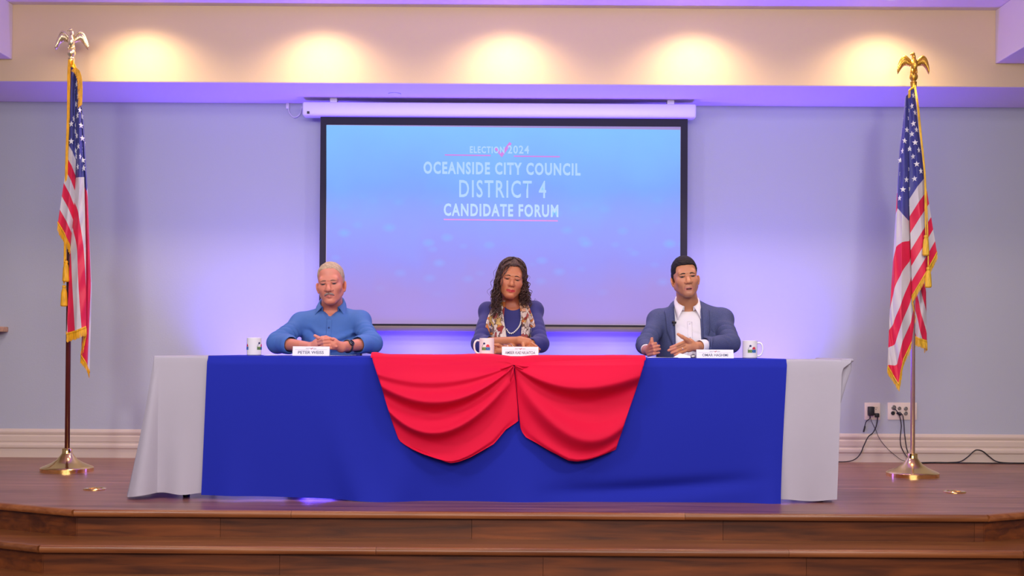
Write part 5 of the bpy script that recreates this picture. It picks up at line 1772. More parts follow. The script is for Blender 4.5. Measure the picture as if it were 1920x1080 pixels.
# lower hand at the viewer's left
k2 = L(934, 658, 6.95)
F.add(cap(WR, k2, 0.0235, 0.021), ID, 0.01)
F.add(ell(L(936, 656, 6.945), (0.033, 0.017, 0.022)), ID, 0.01)
for k, (a, b, c, r) in enumerate((((928, 652), (919, 653), (912, 656), .0080), ((926, 656), (917, 658), (910, 660.5), .0082), ((926, 660), (918, 661), (911, 662.5), .0080), ((928, 662), (921, 662.5), (916, 663), .0072))):
    p2.chain([L(a[0], a[1], 6.935), L(b[0], b[1], 6.92), L(c[0], c[1], 6.93)], [r, r * .95, r * .72])
p2.chain([L(940, 651, 6.94), L(934, 647, 6.925), L(927, 646.5, 6.92)], [.0115, .0095, .0075])
def tint2(V, d):
    n = len(V)
    C = np.tile(np.array([[0.50, 0.180, 0.080]]), (n, 1))
    C = mix(C, (0.50, 0.15, 0.09), 0.6 * np.clip(gauss(d, (0.042, -0.06, -0.025), (.02, .05, .02)) + gauss(d, (-0.042, -0.06, -0.025), (.02, .05, .02)), 0, 1))
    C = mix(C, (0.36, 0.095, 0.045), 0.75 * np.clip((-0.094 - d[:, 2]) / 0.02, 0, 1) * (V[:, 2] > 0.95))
    C = mix(C, (0.20, 0.06, 0.05), 0.55 * (gauss(d, (0.032, -0.085, 0.006), (.018, .03, .008)) + gauss(d, (-0.032, -0.085, 0.006), (.018, .03, .008))))  # painted shade round the eyes
    C = mix(C, (0.42, 0.010, 0.030), 0.95 * lips_w(d, 0, 1.22, 0.80))
    C = mix(C, (0.50, 0.20, 0.085), 0.7 * (V[:, 2] < 0.90))
    return C
p2.finish_body(tint2)
p2.eyes((0.03, 0.015, 0.01), (0.0, -0.25))
p2.brows(M['brow_dark'], z=0.0195, w=0.0028, arch=0.0045, droop=0.003)
p2.lashes(M['brow_dark'], 0.0004, 0.0018)
# dress
S_ = Field(axis((-0.30, 0.30, .0042)), axis((-0.40, 0.19, .0042)), axis((0.70, 1.14, .0042)))
for pr, k in TP: S_.add(pr, ID, k, 'u', 0.004)
CL, CR = EL + (WL - EL) * 0.22, ER + (WR - ER) * 0.24
CUTS = []
for S, E, W in ((SL, EL, CL), (SR, ER, CR)):
    S_.add(cap(S, E, 0.048, 0.046), ID, 0.025)
    S_.add(cap(E, W, 0.047, 0.046), ID, 0.02)
    d = (W - E) / np.linalg.norm(W - E)
    CUTS.append(cap(W + d * 0.012, W + d * 0.12, 0.038, 0.037))
    S_.add(ell(S + np.array([np.sign(S[0]) * 0.012, 0, 0.020]), (0.046, 0.05, 0.046)), ID, 0.02)      # set-in sleeve head
S_.warp(lambda x, y, z: 0.0018 * noise3(x * 18, y * 18, z * 22, 8, 2))
S_.warp(folds(SL + (EL - SL) * .4, EL + (CL - EL) * .8, 0.046, 0.0024, 0.07, 11))
S_.warp(folds(SR + (ER - SR) * .4, ER + (CR - ER) * .8, 0.046, 0.0024, 0.07, 12))
for c_ in CUTS: S_.add(c_, ID, 0.004, 's')
ncx = float(L(962, 585, 7.35)[0])
zn = float(L(962, 581, 7.33)[2])
S_.add(cap((ncx, 0.03, zn + 0.05), (ncx, -0.02, zn + 0.30), 0.072, 0.10), ID, 0.006, 's')
S_.add(ell((ncx, -0.09, zn + 0.075), (0.074, 0.10, 0.078)), ID, 0.006, 's')
V, Q = S_.mesh()
dr = p2.child('dress', V, Q, M['dress'], 1)
bv = BVHTree.FromPolygons([tuple(v) for v in V], [tuple(q) for q in Q])
def front2(x, z):
    a, _ = p2.front(x, z, bv); b, _ = p2.front(x, z)
    ys = [q.y for q in (a, b) if q is not None and q.y > -0.185]
    return min(ys) if ys else -0.13
# hair: cap, side masses and separate curls
h = p2.hf
H = Field(axis((h.c[0] - 0.15, h.c[0] + 0.17, .0034)), axis((h.c[1] - 0.12, h.c[1] + 0.17, .0034)), axis((h.c[2] - 0.26, h.c[2] + 0.17, .0034)))
H.add(ell((0.0, 0.028, 0.048), (0.090, 0.102, 0.094)), h, 0)
H.add(boxp((-0.058, -0.25, -0.25), (0.058, -0.02, 0.081), 0.035), h, 0.012, 's')
H.add(ell((0, -0.03, -0.10), (0.066, 0.12, 0.12)), h, 0.010, 's')
H.add(cap(h.fwd((-0.082, 0.02, 0.03)), h.fwd((-0.086, 0.015, -0.10)), 0.018, 0.018), ID, 0.02)
H.add(cap(h.fwd((-0.088, 0.015, -0.10)), L(922, 574, 7.32), 0.018, 0.010), ID, 0.02)
H.add(cap(h.fwd((0.082, 0.03, 0.03)), h.fwd((0.090, 0.03, -0.10)), 0.017, 0.020), ID, 0.02)
H.add(cap(h.fwd((0.092, 0.03, -0.09)), L(989, 564, 7.38), 0.022, 0.014), ID, 0.02)
H.add(ell(h.fwd((0, 0.08, -0.06)), (0.085, 0.045, 0.11)), ID, 0.02)
H.warp(lambda x, y, z: 0.0052 * noise3(x * 95, y * 95, z * 55, 21, 2))
V, Q = H.mesh(); hr = p2.child('hair', V, Q, M['brown_hair'], 1)
hr['label'] = 'long dark brown curly hair'
mb = MB()
r_ = random.Random(5)
def curl(a, b, rad, turns, r0, bow=(0, 0, 0), ph=0.0, n=46):
    a, b = np.array(a), np.array(b)
    d = (b - a); d /= np.linalg.norm(d)
    u = np.cross(d, (0.1, 1, 0.2)); u /= np.linalg.norm(u); v = np.cross(d, u)
    pts, rr = [], []
    for i in range(n):
        t = i / (n - 1)
        w = rad * min(1, t * 5) * (0.7 + 0.5 * t)
        an = ph + turns * 6.283 * t
        pts.append(a + (b - a) * t + np.array(bow) * math.sin(math.pi * t) + (u * math.cos(an) + v * math.sin(an)) * w)
        rr.append(r0 * (1 - 0.6 * t ** 3))
    mb.tube(pts, rr, 5)
for k in range(64):      # viewer's left
    a = h.fwd((-0.070 - r_.uniform(0, .016), r_.uniform(-0.045, 0.05), r_.uniform(-0.09, 0.07)))
    b = L(r_.uniform(919, 940), r_.uniform(558, 604), 7.31 + r_.uniform(-0.06, 0.05))
    curl(a, b, r_.uniform(.005, .011), r_.uniform(2.5, 5), r_.uniform(.0022, .0036), (-r_.uniform(0, .005), 0, 0), r_.uniform(0, 6))
for k in range(64):      # viewer's right
    a = h.fwd((0.071 + r_.uniform(0, .014), r_.uniform(-0.03, 0.06), r_.uniform(-0.09, 0.07)))
    b = L(r_.uniform(975, 997), r_.uniform(552, 580), 7.34 + r_.uniform(-0.03, 0.06))
    curl(a, b, r_.uniform(.005, .012), r_.uniform(2.5, 4.5), r_.uniform(.0022, .0036), (r_.uniform(0, .004), 0, 0), r_.uniform(0, 6))
for k in range(54):      # crown waves that lie on the cap
    sd = 1 if k % 2 else -1
    y_ = r_.uniform(-0.055, 0.085)
    t0, t1 = r_.uniform(0.0, 0.5), r_.uniform(1.25, 1.75)
    sc_ = math.sqrt(max(0.05, 1 - ((y_) / 0.104) ** 2))
    pts, n_ = [], 26
    ph = r_.uniform(0, 6)
    for q_ in range(n_):
        a_ = t0 + (t1 - t0) * q_ / (n_ - 1)
        w_ = 0.0035 * math.sin(ph + q_ * 0.9)
        pts.append(h.fwd((sd * (0.0915 * sc_ * math.sin(a_)), 0.028 + y_ - (0.012 * math.sin(a_ * 1.8) if y_ < 0 else 0) + w_, 0.048 + 0.0955 * sc_ * math.cos(a_) + w_ * 0.4)))
    mb.tube(pts, [0.0030 * (1 - 0.5 * (q_ / (n_ - 1)) ** 3) for q_ in range(n_)], 5)
# face-framing strand on the viewer's left and fly-away curls
for dx in (0, 0.003, -0.004):
    curl(h.fwd((-0.022 + dx, -0.078, 0.088)), h.fwd((-0.058 + dx, -0.080, -0.075)), .004, 2.4, .0020, h.R @ np.array([-0.018, -0.006, 0.004]), 1.0 + dx * 300)
curl(h.fwd((-0.03, -0.07, 0.094)), h.fwd((-0.062, -0.066, 0.0)), .004, 1.6, .0042, h.R @ np.array([-0.016, -0.012, 0.012]), 0.3)
curl(h.fwd((0.02, -0.075, 0.094)), h.fwd((0.072, -0.05, 0.02)), .003, 1.2, .0042, h.R @ np.array([0.022, -0.012, 0.014]), 0.3)
curl(L(996, 564, 7.36), L(1007, 561, 7.34), .006, 1.4, .0010)
curl(L(930, 520, 7.34), L(918, 560, 7.33), .010, 2.2, .0009, (-0.02, 0, 0))
curl(L(932, 500, 7.34), L(922, 548, 7.33), .008, 2.4, .0009, (-0.012, 0, 0))
curl(L(985, 505, 7.34), L(992, 535, 7.33), .007, 2.0, .0009, (0.010, 0, 0))
o = p2.put(mb, 'curls', M['brown_hair'], hr); o['kind'] = 'stuff'
# scarf: two long printed ends
def scarf_mat():
    h = N('printed_silk')
    v = h.coords((20, 5, 14))
    ds = h.n('ShaderNodeTexNoise', Scale=1.1, Detail=2.0); h.l(v, ds.inputs['Vector'])
    ad = h.n('ShaderNodeVectorMath', operation='ADD'); sc = h.n('ShaderNodeVectorMath', operation='SCALE'); sc.inputs['Scale'].default_value = 1.4
    h.l(ds.outputs['Color'], sc.inputs[0]); h.l(v, ad.inputs[0]); h.l(sc.outputs[0], ad.inputs[1])
    vo = h.n('ShaderNodeTexVoronoi', Scale=1.9); h.l(ad.outputs[0], vo.inputs['Vector'])
    sp = h.n('ShaderNodeSeparateColor'); h.l(vo.outputs['Color'], sp.inputs[0])
    rp = h.n('ShaderNodeValToRGB'); cr = rp.color_ramp; cr.interpolation = 'CONSTANT'
    cols = [(0.0, (0.62, 0.50, 0.46)), (0.26, (0.55, 0.16, 0.03)), (0.40, (0.66, 0.56, 0.52)), (0.60, (0.16, 0.10, 0.10)), (0.66, (0.56, 0.36, 0.12)), (0.80, (0.28, 0.03, 0.03)), (0.90, (0.60, 0.32, 0.20))]
    cr.elements[0].color = (*cols[0][1], 1); cr.elements[1].position = cols[1][0]; cr.elements[1].color = (*cols[1][1], 1)
    for p_, c_ in cols[2:]:
        e = cr.elements.new(p_); e.color = (*c_, 1)
    h.l(sp.outputs[0], rp.inputs['Fac'])
    vd = h.n('ShaderNodeTexVoronoi', Scale=1.9, feature='DISTANCE_TO_EDGE'); h.l(ad.outputs[0], vd.inputs['Vector'])
    ls = h.n('ShaderNodeMath', operation='LESS_THAN'); ls.inputs[1].default_value = 0.035; h.l(vd.outputs['Distance'], ls.inputs[0])
    mx = h.n('ShaderNodeMix', data_type='RGBA'); h.l(ls.outputs[0], mx.inputs['Factor']); h.l(rp.outputs['Color'], mx.inputs['A']); mx.inputs['B'].default_value = (0.10, 0.05, 0.04, 1)
    h.l(mx.outputs['Result'], h.b.inputs['Base Color']); h.b.inputs['Roughness'].default_value = 0.55
    return h.m
M['scarf'] = scarf_mat()
def scarf_end(px_pts, w0, w1, seed):
    G = []
    n, mm = 44, 13
    c = [np.array(L(x, y, 7.3)) for x, y in px_pts]
    cs = spline([Vector(q) for q in c], n)
    for i, q in enumerate(cs):
        t = i / (n - 1)
        w = w0 + (w1 - w0) * min(1, t * 1.8)
        row = []
        for k in range(mm):
            u = k / (mm - 1) * 2 - 1
            x = q.x + u * w / 2
            y = front2(x, q.z)
            row.append([x, y, q.z])
        ys = np.array([r[1] for r in row])
        ys = np.convolve(np.pad(ys, 2, 'edge'), np.ones(5) / 5, 'valid')
        for k in range(mm):
            u = k / (mm - 1) * 2 - 1
            row[k][1] = min(ys[k], row[k][1] + 0.01) - 0.015 - 0.006 * math.sin(u * 7 + seed + 2 * t) - 0.004 * math.sin(u * 13 + 5 * t)
        G.append(row)
    G = np.array(G)
    for _ in range(2):
        G[1:-1, :, 1] = 0.25 * G[:-2, :, 1] + 0.5 * G[1:-1, :, 1] + 0.25 * G[2:, :, 1]
    return G
s1 = sheet('scarf', scarf_end([(939, 563), (934, 576), (929, 598), (930, 620), (934, 640), (935, 652)], 0.048, 0.118, 0.3), M['scarf'])
s1.parent = p2.o; s1.modifiers.new('t', 'SOLIDIFY').thickness = 0.003
s1['label'] = 'printed silk scarf in orange, white and black'
s2 = sheet('scarf_end', scarf_end([(979, 562), (984, 576), (990, 600), (991, 622), (989, 640), (988, 650)], 0.040, 0.082, 1.7), M['scarf'])
s2.parent = s1; s2.modifiers.new('t', 'SOLIDIFY').thickness = 0.003
# pearl necklace
pts = spline([Vector(L(x, y, 7.3)) for x, y in ((977, 586), (977.5, 597), (975, 609), (969, 618), (961, 624.5), (954.5, 624), (949, 616))], 200)
mb = MB(); last = None
for q in pts:
    y = front2(q.x, q.z) - 0.008
    c = Vector((q.x, y, q.z))
    if last is None or (c - last).length > 0.0098:
        mb.ball(c, 0.0050, 10); last = c
o = p2.put(mb, 'pearl_necklace', M['pearl']); o['kind'] = 'stuff'; o['label'] = 'strand of white pearls'
# earrings
for s, (ex, ey) in ((-1, (934, 541)), (1, (977, 545))):
    e = h.fwd((s * 0.079, 0.004, -0.032))
    mb = MB(); mb.tube([e, e + np.array([0, -0.006, -0.022]), e + np.array([0, -0.006, -0.042])], 0.0012, 6)
    mb.lathe([(0.0005, 0.0), (0.0035, -0.008), (0.0055, -0.018), (0.004, -0.024), (0.0005, -0.027)], e + np.array([0, -0.006, -0.040]), 10)
    p2.put(mb, 'earring', M['silver'])
# bracelets
wd = (WR - ER) / np.linalg.norm(WR - ER)
u = np.cross(wd, (0, 0, 1)); u /= np.linalg.norm(u); v = np.cross(wd, u)
for tpos, tl in ((0.92, 0.25), (1.04, -0.3)):
    c = ER + (WR - ER) * tpos
    ring = [c + (u * math.cos(a) + v * math.sin(a)) * 0.029 + wd * 0.008 * tl * math.sin(a) for a in np.linspace(0, 6.2832, 25)]
    mb = MB(); mb.tube(ring, 0.0016, 6); p2.put(mb, 'bracelet', M['silver'])
seat_and_legs(p2, M['dress'], M['shoe'], 'black chair behind the table under the woman in navy')

# ---------------- man in the blue-grey jacket
p3 = Person(1291, 7.42, 'dark-haired man in blue-grey jacket and white shirt, gesturing with both hands', dict(px=1289.3, py=518.6, Y=7.27, roll=-5.5, pitch=-2, yaw=2, s=1.0))
F = p3.F
p3.head_shape(mw=1.25, jaw=1.08, nose=1.05, open_mouth=0.8, lid=0.0022, cheek=1.0, ear=0.95, lines=0.8)
L = p3.L
SL, SR = L(1238, 602, 7.42), L(1351, 600, 7.42)
EL, ER = L(1211, 646, 7.25), L(1370, 644, 7.22)
WL, WR = L(1211.5, 657.5, 7.06), L(1304, 650, 6.985)
zs = (SL[2] + SR[2]) / 2
nb = np.array([float(L(1292, 570, 7.4)[0]), 0.030, zs + 0.090])
p3.neck(0.058, nb, 0.066)
TP = torso_prims(0.0, (SL, SR), zs, 1.0, 1.02, False, 0.088)
for pr, k in TP: F.add(pr, ID, k, 'u', -0.010)
for S, E, W in ((SL, EL, WL), (SR, ER, WR)):
    F.add(cap(S, E, 0.042, 0.037), ID, 0.02)
    F.add(cap(E, W, 0.036, 0.026), ID, 0.012)
# viewer's left hand: loose fist, thumb up
pc = L(1217, 656.5, 7.00)
F.add(cap(WL, pc, 0.025, 0.026), ID, 0.012)
F.add(ell(L(1217.5, 656.5, 6.995), (0.024, 0.024, 0.034)), ID, 0.010)
p3.chain([L(1215, 656, 6.985), L(1219.5, 646.5, 6.955), L(1222, 640, 6.945), L(1222.3, 634.8, 6.945)], [.015, .0115, .0105, .0088])
for a, b, c, r in (((1216, 649), (1223.5, 645.6), (1229.8, 643.6), .0096), ((1216, 654.5), (1226, 651.0), (1235.6, 648.4), .0100), ((1216, 660.5), (1227, 657.0), (1237.0, 654.4), .0096), ((1216, 666), (1226, 663.6), (1235.6, 661.2), .0086)):
    p3.chain([L(a[0], a[1], 6.985), L(b[0], b[1], 6.930), L(c[0], c[1], 6.945)], [r * 1.1, r, r * .8])
# viewer's right hand: open, pointing to the left
F.add(cap(WR, L(1294, 647.5, 6.975), 0.026, 0.025), ID, 0.012)
F.add(ell(L(1291, 647, 6.970), (0.038, 0.0185, 0.041)), ID, 0.012)
p3.chain([L(1293, 642, 6.96), L(1286.5, 636.0, 6.94), L(1278.5, 631.2, 6.93), L(1271.3, 626.6, 6.925)], [.015, .0115, .0105, .0080])
for a, b, c, r in (((1283, 641.6), (1269, 647.2), (1257.5, 651.3), .0096), ((1282, 646.8), (1266, 652.8), (1253.5, 657.2), .0100), ((1283, 652.6), (1270, 658.0), (1259, 662.0), .0096), ((1285.5, 658), (1275, 662.8), (1265, 666), .0084)):
    p3.chain([L(a[0], a[1], 6.960), L(b[0], b[1], 6.930), L(c[0], c[1], 6.925)], [r * 1.12, r, r * .78])
def tint3(V, d):
    n = len(V)
    C = np.tile(np.array([[0.56, 0.235, 0.115]]), (n, 1))
    C = mix(C, (0.48, 0.17, 0.115), 0.5 * np.clip(gauss(d, (0.042, -0.06, -0.025), (.02, .05, .02)) + gauss(d, (-0.042, -0.06, -0.025), (.02, .05, .02)), 0, 1))
    beard = (d[:, 2] < -0.045) & (d[:, 2] > -0.125) & (d[:, 1] < 0.02) & (V[:, 2] > 1.0)
    bw = np.clip((-0.030 - d[:, 2]) / 0.03, 0, 1) * np.clip((0.03 - d[:, 1]) / 0.03, 0, 1) * (V[:, 2] > 1.0) * np.clip((d[:, 2] + 0.135) / 0.02, 0, 1)
    C = mix(C, (0.36, 0.165, 0.110), 0.55 * bw)
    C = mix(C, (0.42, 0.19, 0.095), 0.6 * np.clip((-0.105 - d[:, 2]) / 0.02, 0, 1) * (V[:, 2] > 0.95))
    C = mix(C, (0.25, 0.09, 0.06), 0.6 * (gauss(d, (0.032, -0.085, 0.004), (.018, .03, .009)) + gauss(d, (-0.032, -0.085, 0.004), (.018, .03, .009))))  # socket shade painted round both eyes
    C = mix(C, (0.49, 0.165, 0.145), 0.85 * lips_w(d, 0.35, 1.2, 0.85))
    C = mix(C, (0.16, 0.035, 0.035), 0.9 * ((np.abs(d[:, 0]) < 0.015) & (np.abs(d[:, 2] + 0.0755) < 0.0042) & (d[:, 1] < -0.06)))
    C = mix(C, (0.50, 0.17, 0.13), 0.6 * ((V[:, 2] < 0.92) & (V[:, 0] < -0.14)))
    return C
p3.finish_body(tint3)
p3.eyes((0.03, 0.016, 0.012), (-0.05, -0.05))
p3.brows(M['brow_dark'], z=0.0175, w=0.0038, arch=0.0035, droop=0.003)
p3.lashes(M['brow_dark'], 0.0022, 0.0014)
mb = MB()
mb.tube([p3.hf.fwd((x, -0.0835 + 0.9 * abs(x) ** 1.2 * 1.2, -0.0705)) for x in np.linspace(-0.011, 0.011, 7)], 0.0024, 6)
p3.put(mb, 'teeth', M['pearl'])
h = p3.hf
H = hair_field(h)
H.add(ell((0, 0.022, 0.048), (0.0775, 0.100, 0.0885)), h, 0)
H.add(ell((0, 0.050, -0.005), (0.0735, 0.068, 0.085)), h, 0.02)
H.add(boxp((-0.060, -0.25, -0.25), (0.060, -0.022, 0.071), 0.022), h, 0.006, 's')
H.add(boxp((-0.2, -0.2, -0.30), (0.2, -0.008, 0.018)), h, 0.008, 's')
H.add(boxp((-0.2, -0.2, -0.30), (0.2, 0.012, -0.012)), h, 0.004, 's')
H.add(boxp((-0.2, 0.0, -0.30), (0.2, 0.2, -0.070)), h, 0.006, 's')
for s in (-1, 1):
    H.add(ell((s * 0.080, 0.020, -0.008), (0.014, 0.022, 0.029)), h, 0.004, 's')
H.warp(lambda x, y, z: 0.0013 * noise3(x * 170, y * 170, z * 120, 9, 2))
V, Q = H.mesh(); hr = p3.child('hair', V, Q, M['dark_hair'], 1)
hr['label'] = 'short cropped dark hair'
# white shirt
S_ = Field(axis((-0.15, 0.15, .0042)), axis((-0.24, 0.19, .0042)), axis((0.70, 1.16, .0042)))
for pr, k in TP: S_.add(pr, ID, k, 'u', 0.002)
ncx = float(L(1293, 580, 7.33)[0])
S_.warp(lambda x, y, z: 0.0020 * noise3(x * 20, y * 20, z * 14, 31, 2))
S_.warp(folds((ncx - .06, -.12, zs - .30), (ncx + .06, -.13, zs - .05), 0.06, 0.0035, 0.10, 33))
S_.add(cap((ncx, 0.02, zs + 0.065), (ncx, -0.005, zs + 0.30), 0.058, 0.076), ID, 0.006, 's')
S_.add(cap((ncx, -0.14, zs + 0.034), (ncx, -0.05, zs + 0.14), 0.008, 0.062), ID, 0.006, 's')
V, Q = S_.mesh()
ws = p3.child('shirt', V, Q, M['shirt_white'], 1)
ws['label'] = 'white open-necked shirt'
bvs = BVHTree.FromPolygons([tuple(v) for v in V], [tuple(q) for q in Q])
collar(p3, (ncx, 0.012, zs + 0.126), 0.066, 0.074, 0.072, 24, 0.038, 0.036, 0.082, 0.040, M['shirt_white'], parent=ws, lean=0.010, fwd=0.026)
placket(p3, ncx, zs + 0.10, 30, bvs, M['shirt_white'], ws, 0.015)
for z in (zs - 0.02, zs - 0.10, zs - 0.18):
    q, _ = p3.front(ncx, z, bvs)
    if q is None: continue
    mb = MB(); mb.lathe([(0.005, 0), (0.005, -0.003), (0.001, -0.0032)], (ncx, q.y - 0.0028, z), 12, 'Y')
    p3.put(mb, 'button', M['card'], ws)
# jacket
S_ = shirt_field(0.36)
for pr, k in TP: S_.add(pr, ID, k, 'u', 0.018)
CL, CR = EL + (WL - EL) * 0.72, ER + (WR - ER) * 0.80
for S, E, W, s in ((SL, EL, CL, -1), (SR, ER, CR, 1)):
    S_.add(ell(S + np.array([s * 0.012, 0, 0.012]), (0.058, 0.064, 0.050)), ID, 0.03)
    S_.add(cap(S + np.array([s * 0.010, 0, 0]), E, 0.058, 0.055), ID, 0.03)
    S_.add(cap(E, W, 0.055, 0.037 if s < 0 else 0.043), ID, 0.02)
    d = (W - E) / np.linalg.norm(W - E)
    S_.add(cap(W + d * 0.010, W + d * 0.10, 0.031 if s < 0 else 0.037, 0.031 if s < 0 else 0.037), ID, 0.003, 's')
S_.warp(lambda x, y, z: 0.0022 * noise3(x * 14, y * 14, z * 18, 41, 2))
S_.warp(folds(SL + (EL - SL) * .45, EL + (CL - EL) * .5, 0.046, 0.0060, 0.08, 42))
S_.warp(folds(SR + (ER - SR) * .35, ER + (CR - ER) * .5, 0.046, 0.0065, 0.08, 43))
xl, xr = float(L(1268.5, 600, 7.28)[0]), float(L(1316, 600, 7.28)[0])
rg = []
for t_ in np.linspace(-128, 128, 17):
    a_ = math.radians(t_)
    rg.append(np.array((ncx + 0.086 * math.sin(a_), 0.014 + 0.088 * math.cos(a_), zs + 0.118 - 0.048 * (1 - math.cos(a_)))))
for a_, b_ in zip(rg, rg[1:]): S_.add(cap(a_, b_, 0.0165), ID, 0.022)
S_.add(boxp((xl, -0.50, 0.60), (xr, -0.012, zs + 0.2)), ID, 0.006, 's')
S_.add(cap((ncx, 0.03, zs + 0.105), (ncx, 0.0, zs + 0.30), 0.070, 0.088), ID, 0.006, 's')
V, Q = S_.mesh()
jk = p3.child('jacket', V, Q, M['jacket'], 1)
bvj = BVHTree.FromPolygons([tuple(v) for v in V], [tuple(q) for q in Q])
def on_jacket(x, z, off):
    q, _ = p3.front(x, z, bvj)
    return [x, (q.y if q is not None else -0.06) - off, z]
def lapel(inner_x, s, top_px, notch, pts_out):
    """strip between the opening edge and the outer lapel line"""
    G = []
    for k in range(30):
        t = k / 29
        py = 573 + (655 - 573) * t
        z = float(L(1290, py, 7.28)[2])
        wout = float(np.interp(py, [q[0] for q in pts_out], [q[1] for q in pts_out]))
        xi = inner_x
        xo = float(L(wout, py, 7.28)[0])
        row = []
        for u in np.linspace(0, 1, 8):
            x = xi + (xo - xi) * u
            row.append(on_jacket(x + s * 0.010 * (1 - u), z, 0.006 + 0.006 * math.sin(math.pi * min(1, u * 1.1)) ))
        G.append(row)
    o = sheet('lapel', np.array(G), M['jacket']); o.parent = jk
    md = o.modifiers.new('t', 'SOLIDIFY'); md.thickness = 0.004
    return o
lapel(xl, -1, 0, 0, [(566, 1266), (575, 1263), (580, 1252), (584, 1248), (586, 1249.5), (620, 1253), (645, 1262), (655, 1267)])
lapel(xr, 1, 0, 0, [(566, 1319), (574, 1322), (579, 1332), (582, 1335), (584, 1334), (620, 1333), (645, 1323), (655, 1317)])
# cuffs
for W, E, wc_ in ((CL, EL, WL), (CR, ER, WR)):
    d = (wc_ - E) / np.linalg.norm(wc_ - E)
    u = np.cross(d, (0, 0, 1)); u /= np.linalg.norm(u); v = np.cross(d, u)
    G = []
    for i in range(29):
        a = 2 * math.pi * i / 28
        rr = u * math.cos(a) + v * math.sin(a)
        k_ = 0.82 if E[0] < 0 else 1.0
        G.append([W - d * 0.02 + rr * 0.037 * k_, W + d * 0.005 + rr * 0.0375 * k_, W + d * 0.030 + rr * 0.037 * k_, W + d * 0.033 + rr * 0.0345 * k_, W + d * 0.01 + rr * 0.034 * k_])
    o = sheet('shirt_cuff', np.array(G), M['shirt_white']); o.parent = ws
# ring and lapel microphone
a, b = L(1283, 652.6, 6.960), L(1270, 658.0, 6.930)
d = (b - a) / np.linalg.norm(b - a); c = a + (b - a) * 0.38
u = np.cross(d, (0, 0, 1)); u /= np.linalg.norm(u); v = np.cross(d, u)
mb = MB(); mb.tube([c + (u * math.cos(t) + v * math.sin(t)) * 0.0112 for t in np.linspace(0, 6.2832, 21)], 0.0022, 6)
p3.put(mb, 'ring', M['silver'])
q = on_jacket(float(L(1265.5, 604, 7.28)[0]), float(L(1265.5, 604.5, 7.28)[2]), 0.020)
mb = MB(); mb.tube([(q[0] - 0.012, q[1], q[2] + 0.004), (q[0] + 0.012, q[1] - 0.002, q[2] - 0.002)], 0.007, 10)
mb.box((q[0] - 0.006, q[1] - 0.004, q[2] - 0.020), (q[0] + 0.004, q[1] + 0.006, q[2] + 0.002), 0.002)
mi_ = p3.put(mb, 'lapel_microphone', M['black_plastic'], jk); mi_['label'] = 'small black clip-on microphone'
seat_and_legs(p3, M['dark_trousers'], M['shoe'], 'black chair behind the table under the man in the jacket')

# ------------------------------------------------------------------ things on the table
ZT = zc + 0.0035
def name_card(body, x0, x1, ytop, ybot, Y, label, zoff=0.0):
    a, b = P(x0, ybot, Y), P(x1, ybot, Y)
    zb_ = ZT + zoff
    hgt = (ybot - ytop) / (FPX / Y)
    c = Vector(((a.x + b.x) / 2, Y + 0.025, zb_))
    o = empty('name_card', c); tag(o, label, 'name card', 'folded name cards on the table')
    t = 0.0012
    lean = 0.018
    mb = MB()
    mb.poly([(a.x, Y, zb_), (a.x, Y + lean, zb_ + hgt), (a.x, Y + 2 * lean, zb_), (a.x, Y + 2 * lean - 2 * t, zb_), (a.x, Y + lean, zb_ + hgt - 3 * t), (a.x, Y + 2 * t, zb_)], (b.x - a.x, 0, 0))
    mb.build('card', M['card'], o)
    W_ = b.x - a.x
    def at_(u, v, off=0.0006):
        return (a.x + W_ * u, Y + lean * v - off, zb_ + hgt * v)
    def fn_box(u0, u1, v0, v1):
        def fn(u, v):
            return np.array([at_(u0 + (u1 - u0) * uu, v0 + (v1 - v0) * vv) for uu, vv in zip(u, v)])
        return fn
    m_ = 0.12 if len(body) < 14 else 0.055
    text_on('lettering', body, fn_box(m_ + 0.03, 1 - m_ - 0.03, 0.20, 0.52), M['ink'], o, 0.015)
    text_on('header', 'ELECTION 2024', fn_box(0.36, 0.64, 0.72, 0.84), M['ink_pale'], o, 0.02)
    for u0, u1 in ((0.06, 0.44), (0.56, 0.94)):
        link('header_rule', pymesh('rule', [at_(u0, .655), at_(u1, .655), at_(u1, .675), at_(u0, .675)], [(0, 1, 2, 3)]), M['ink_pale'], o)
    link('check_mark', pymesh('check', [at_(.48, .76), at_(.495, .80), at_(.505, .745), at_(.54, .88), at_(.555, .86), at_(.508, .67)], [(0, 1, 2, 5), (5, 2, 3, 4)]), M['ink_red'], o)
    return o
name_card('PETER WEISS', 548, 617, 651, 668.5, 6.56, 'white folded name card in front of the man in the blue shirt')
name_card('AMBER KAE NIUATOA', 941, 1009.5, 655.5, 673, 6.60, 'white folded name card in front of the woman', 0.0048)
name_card('OMAR HASHIMI', 1306.5, 1376, 657.5, 673.5, 6.56, 'white folded name card in front of the man in the jacket')

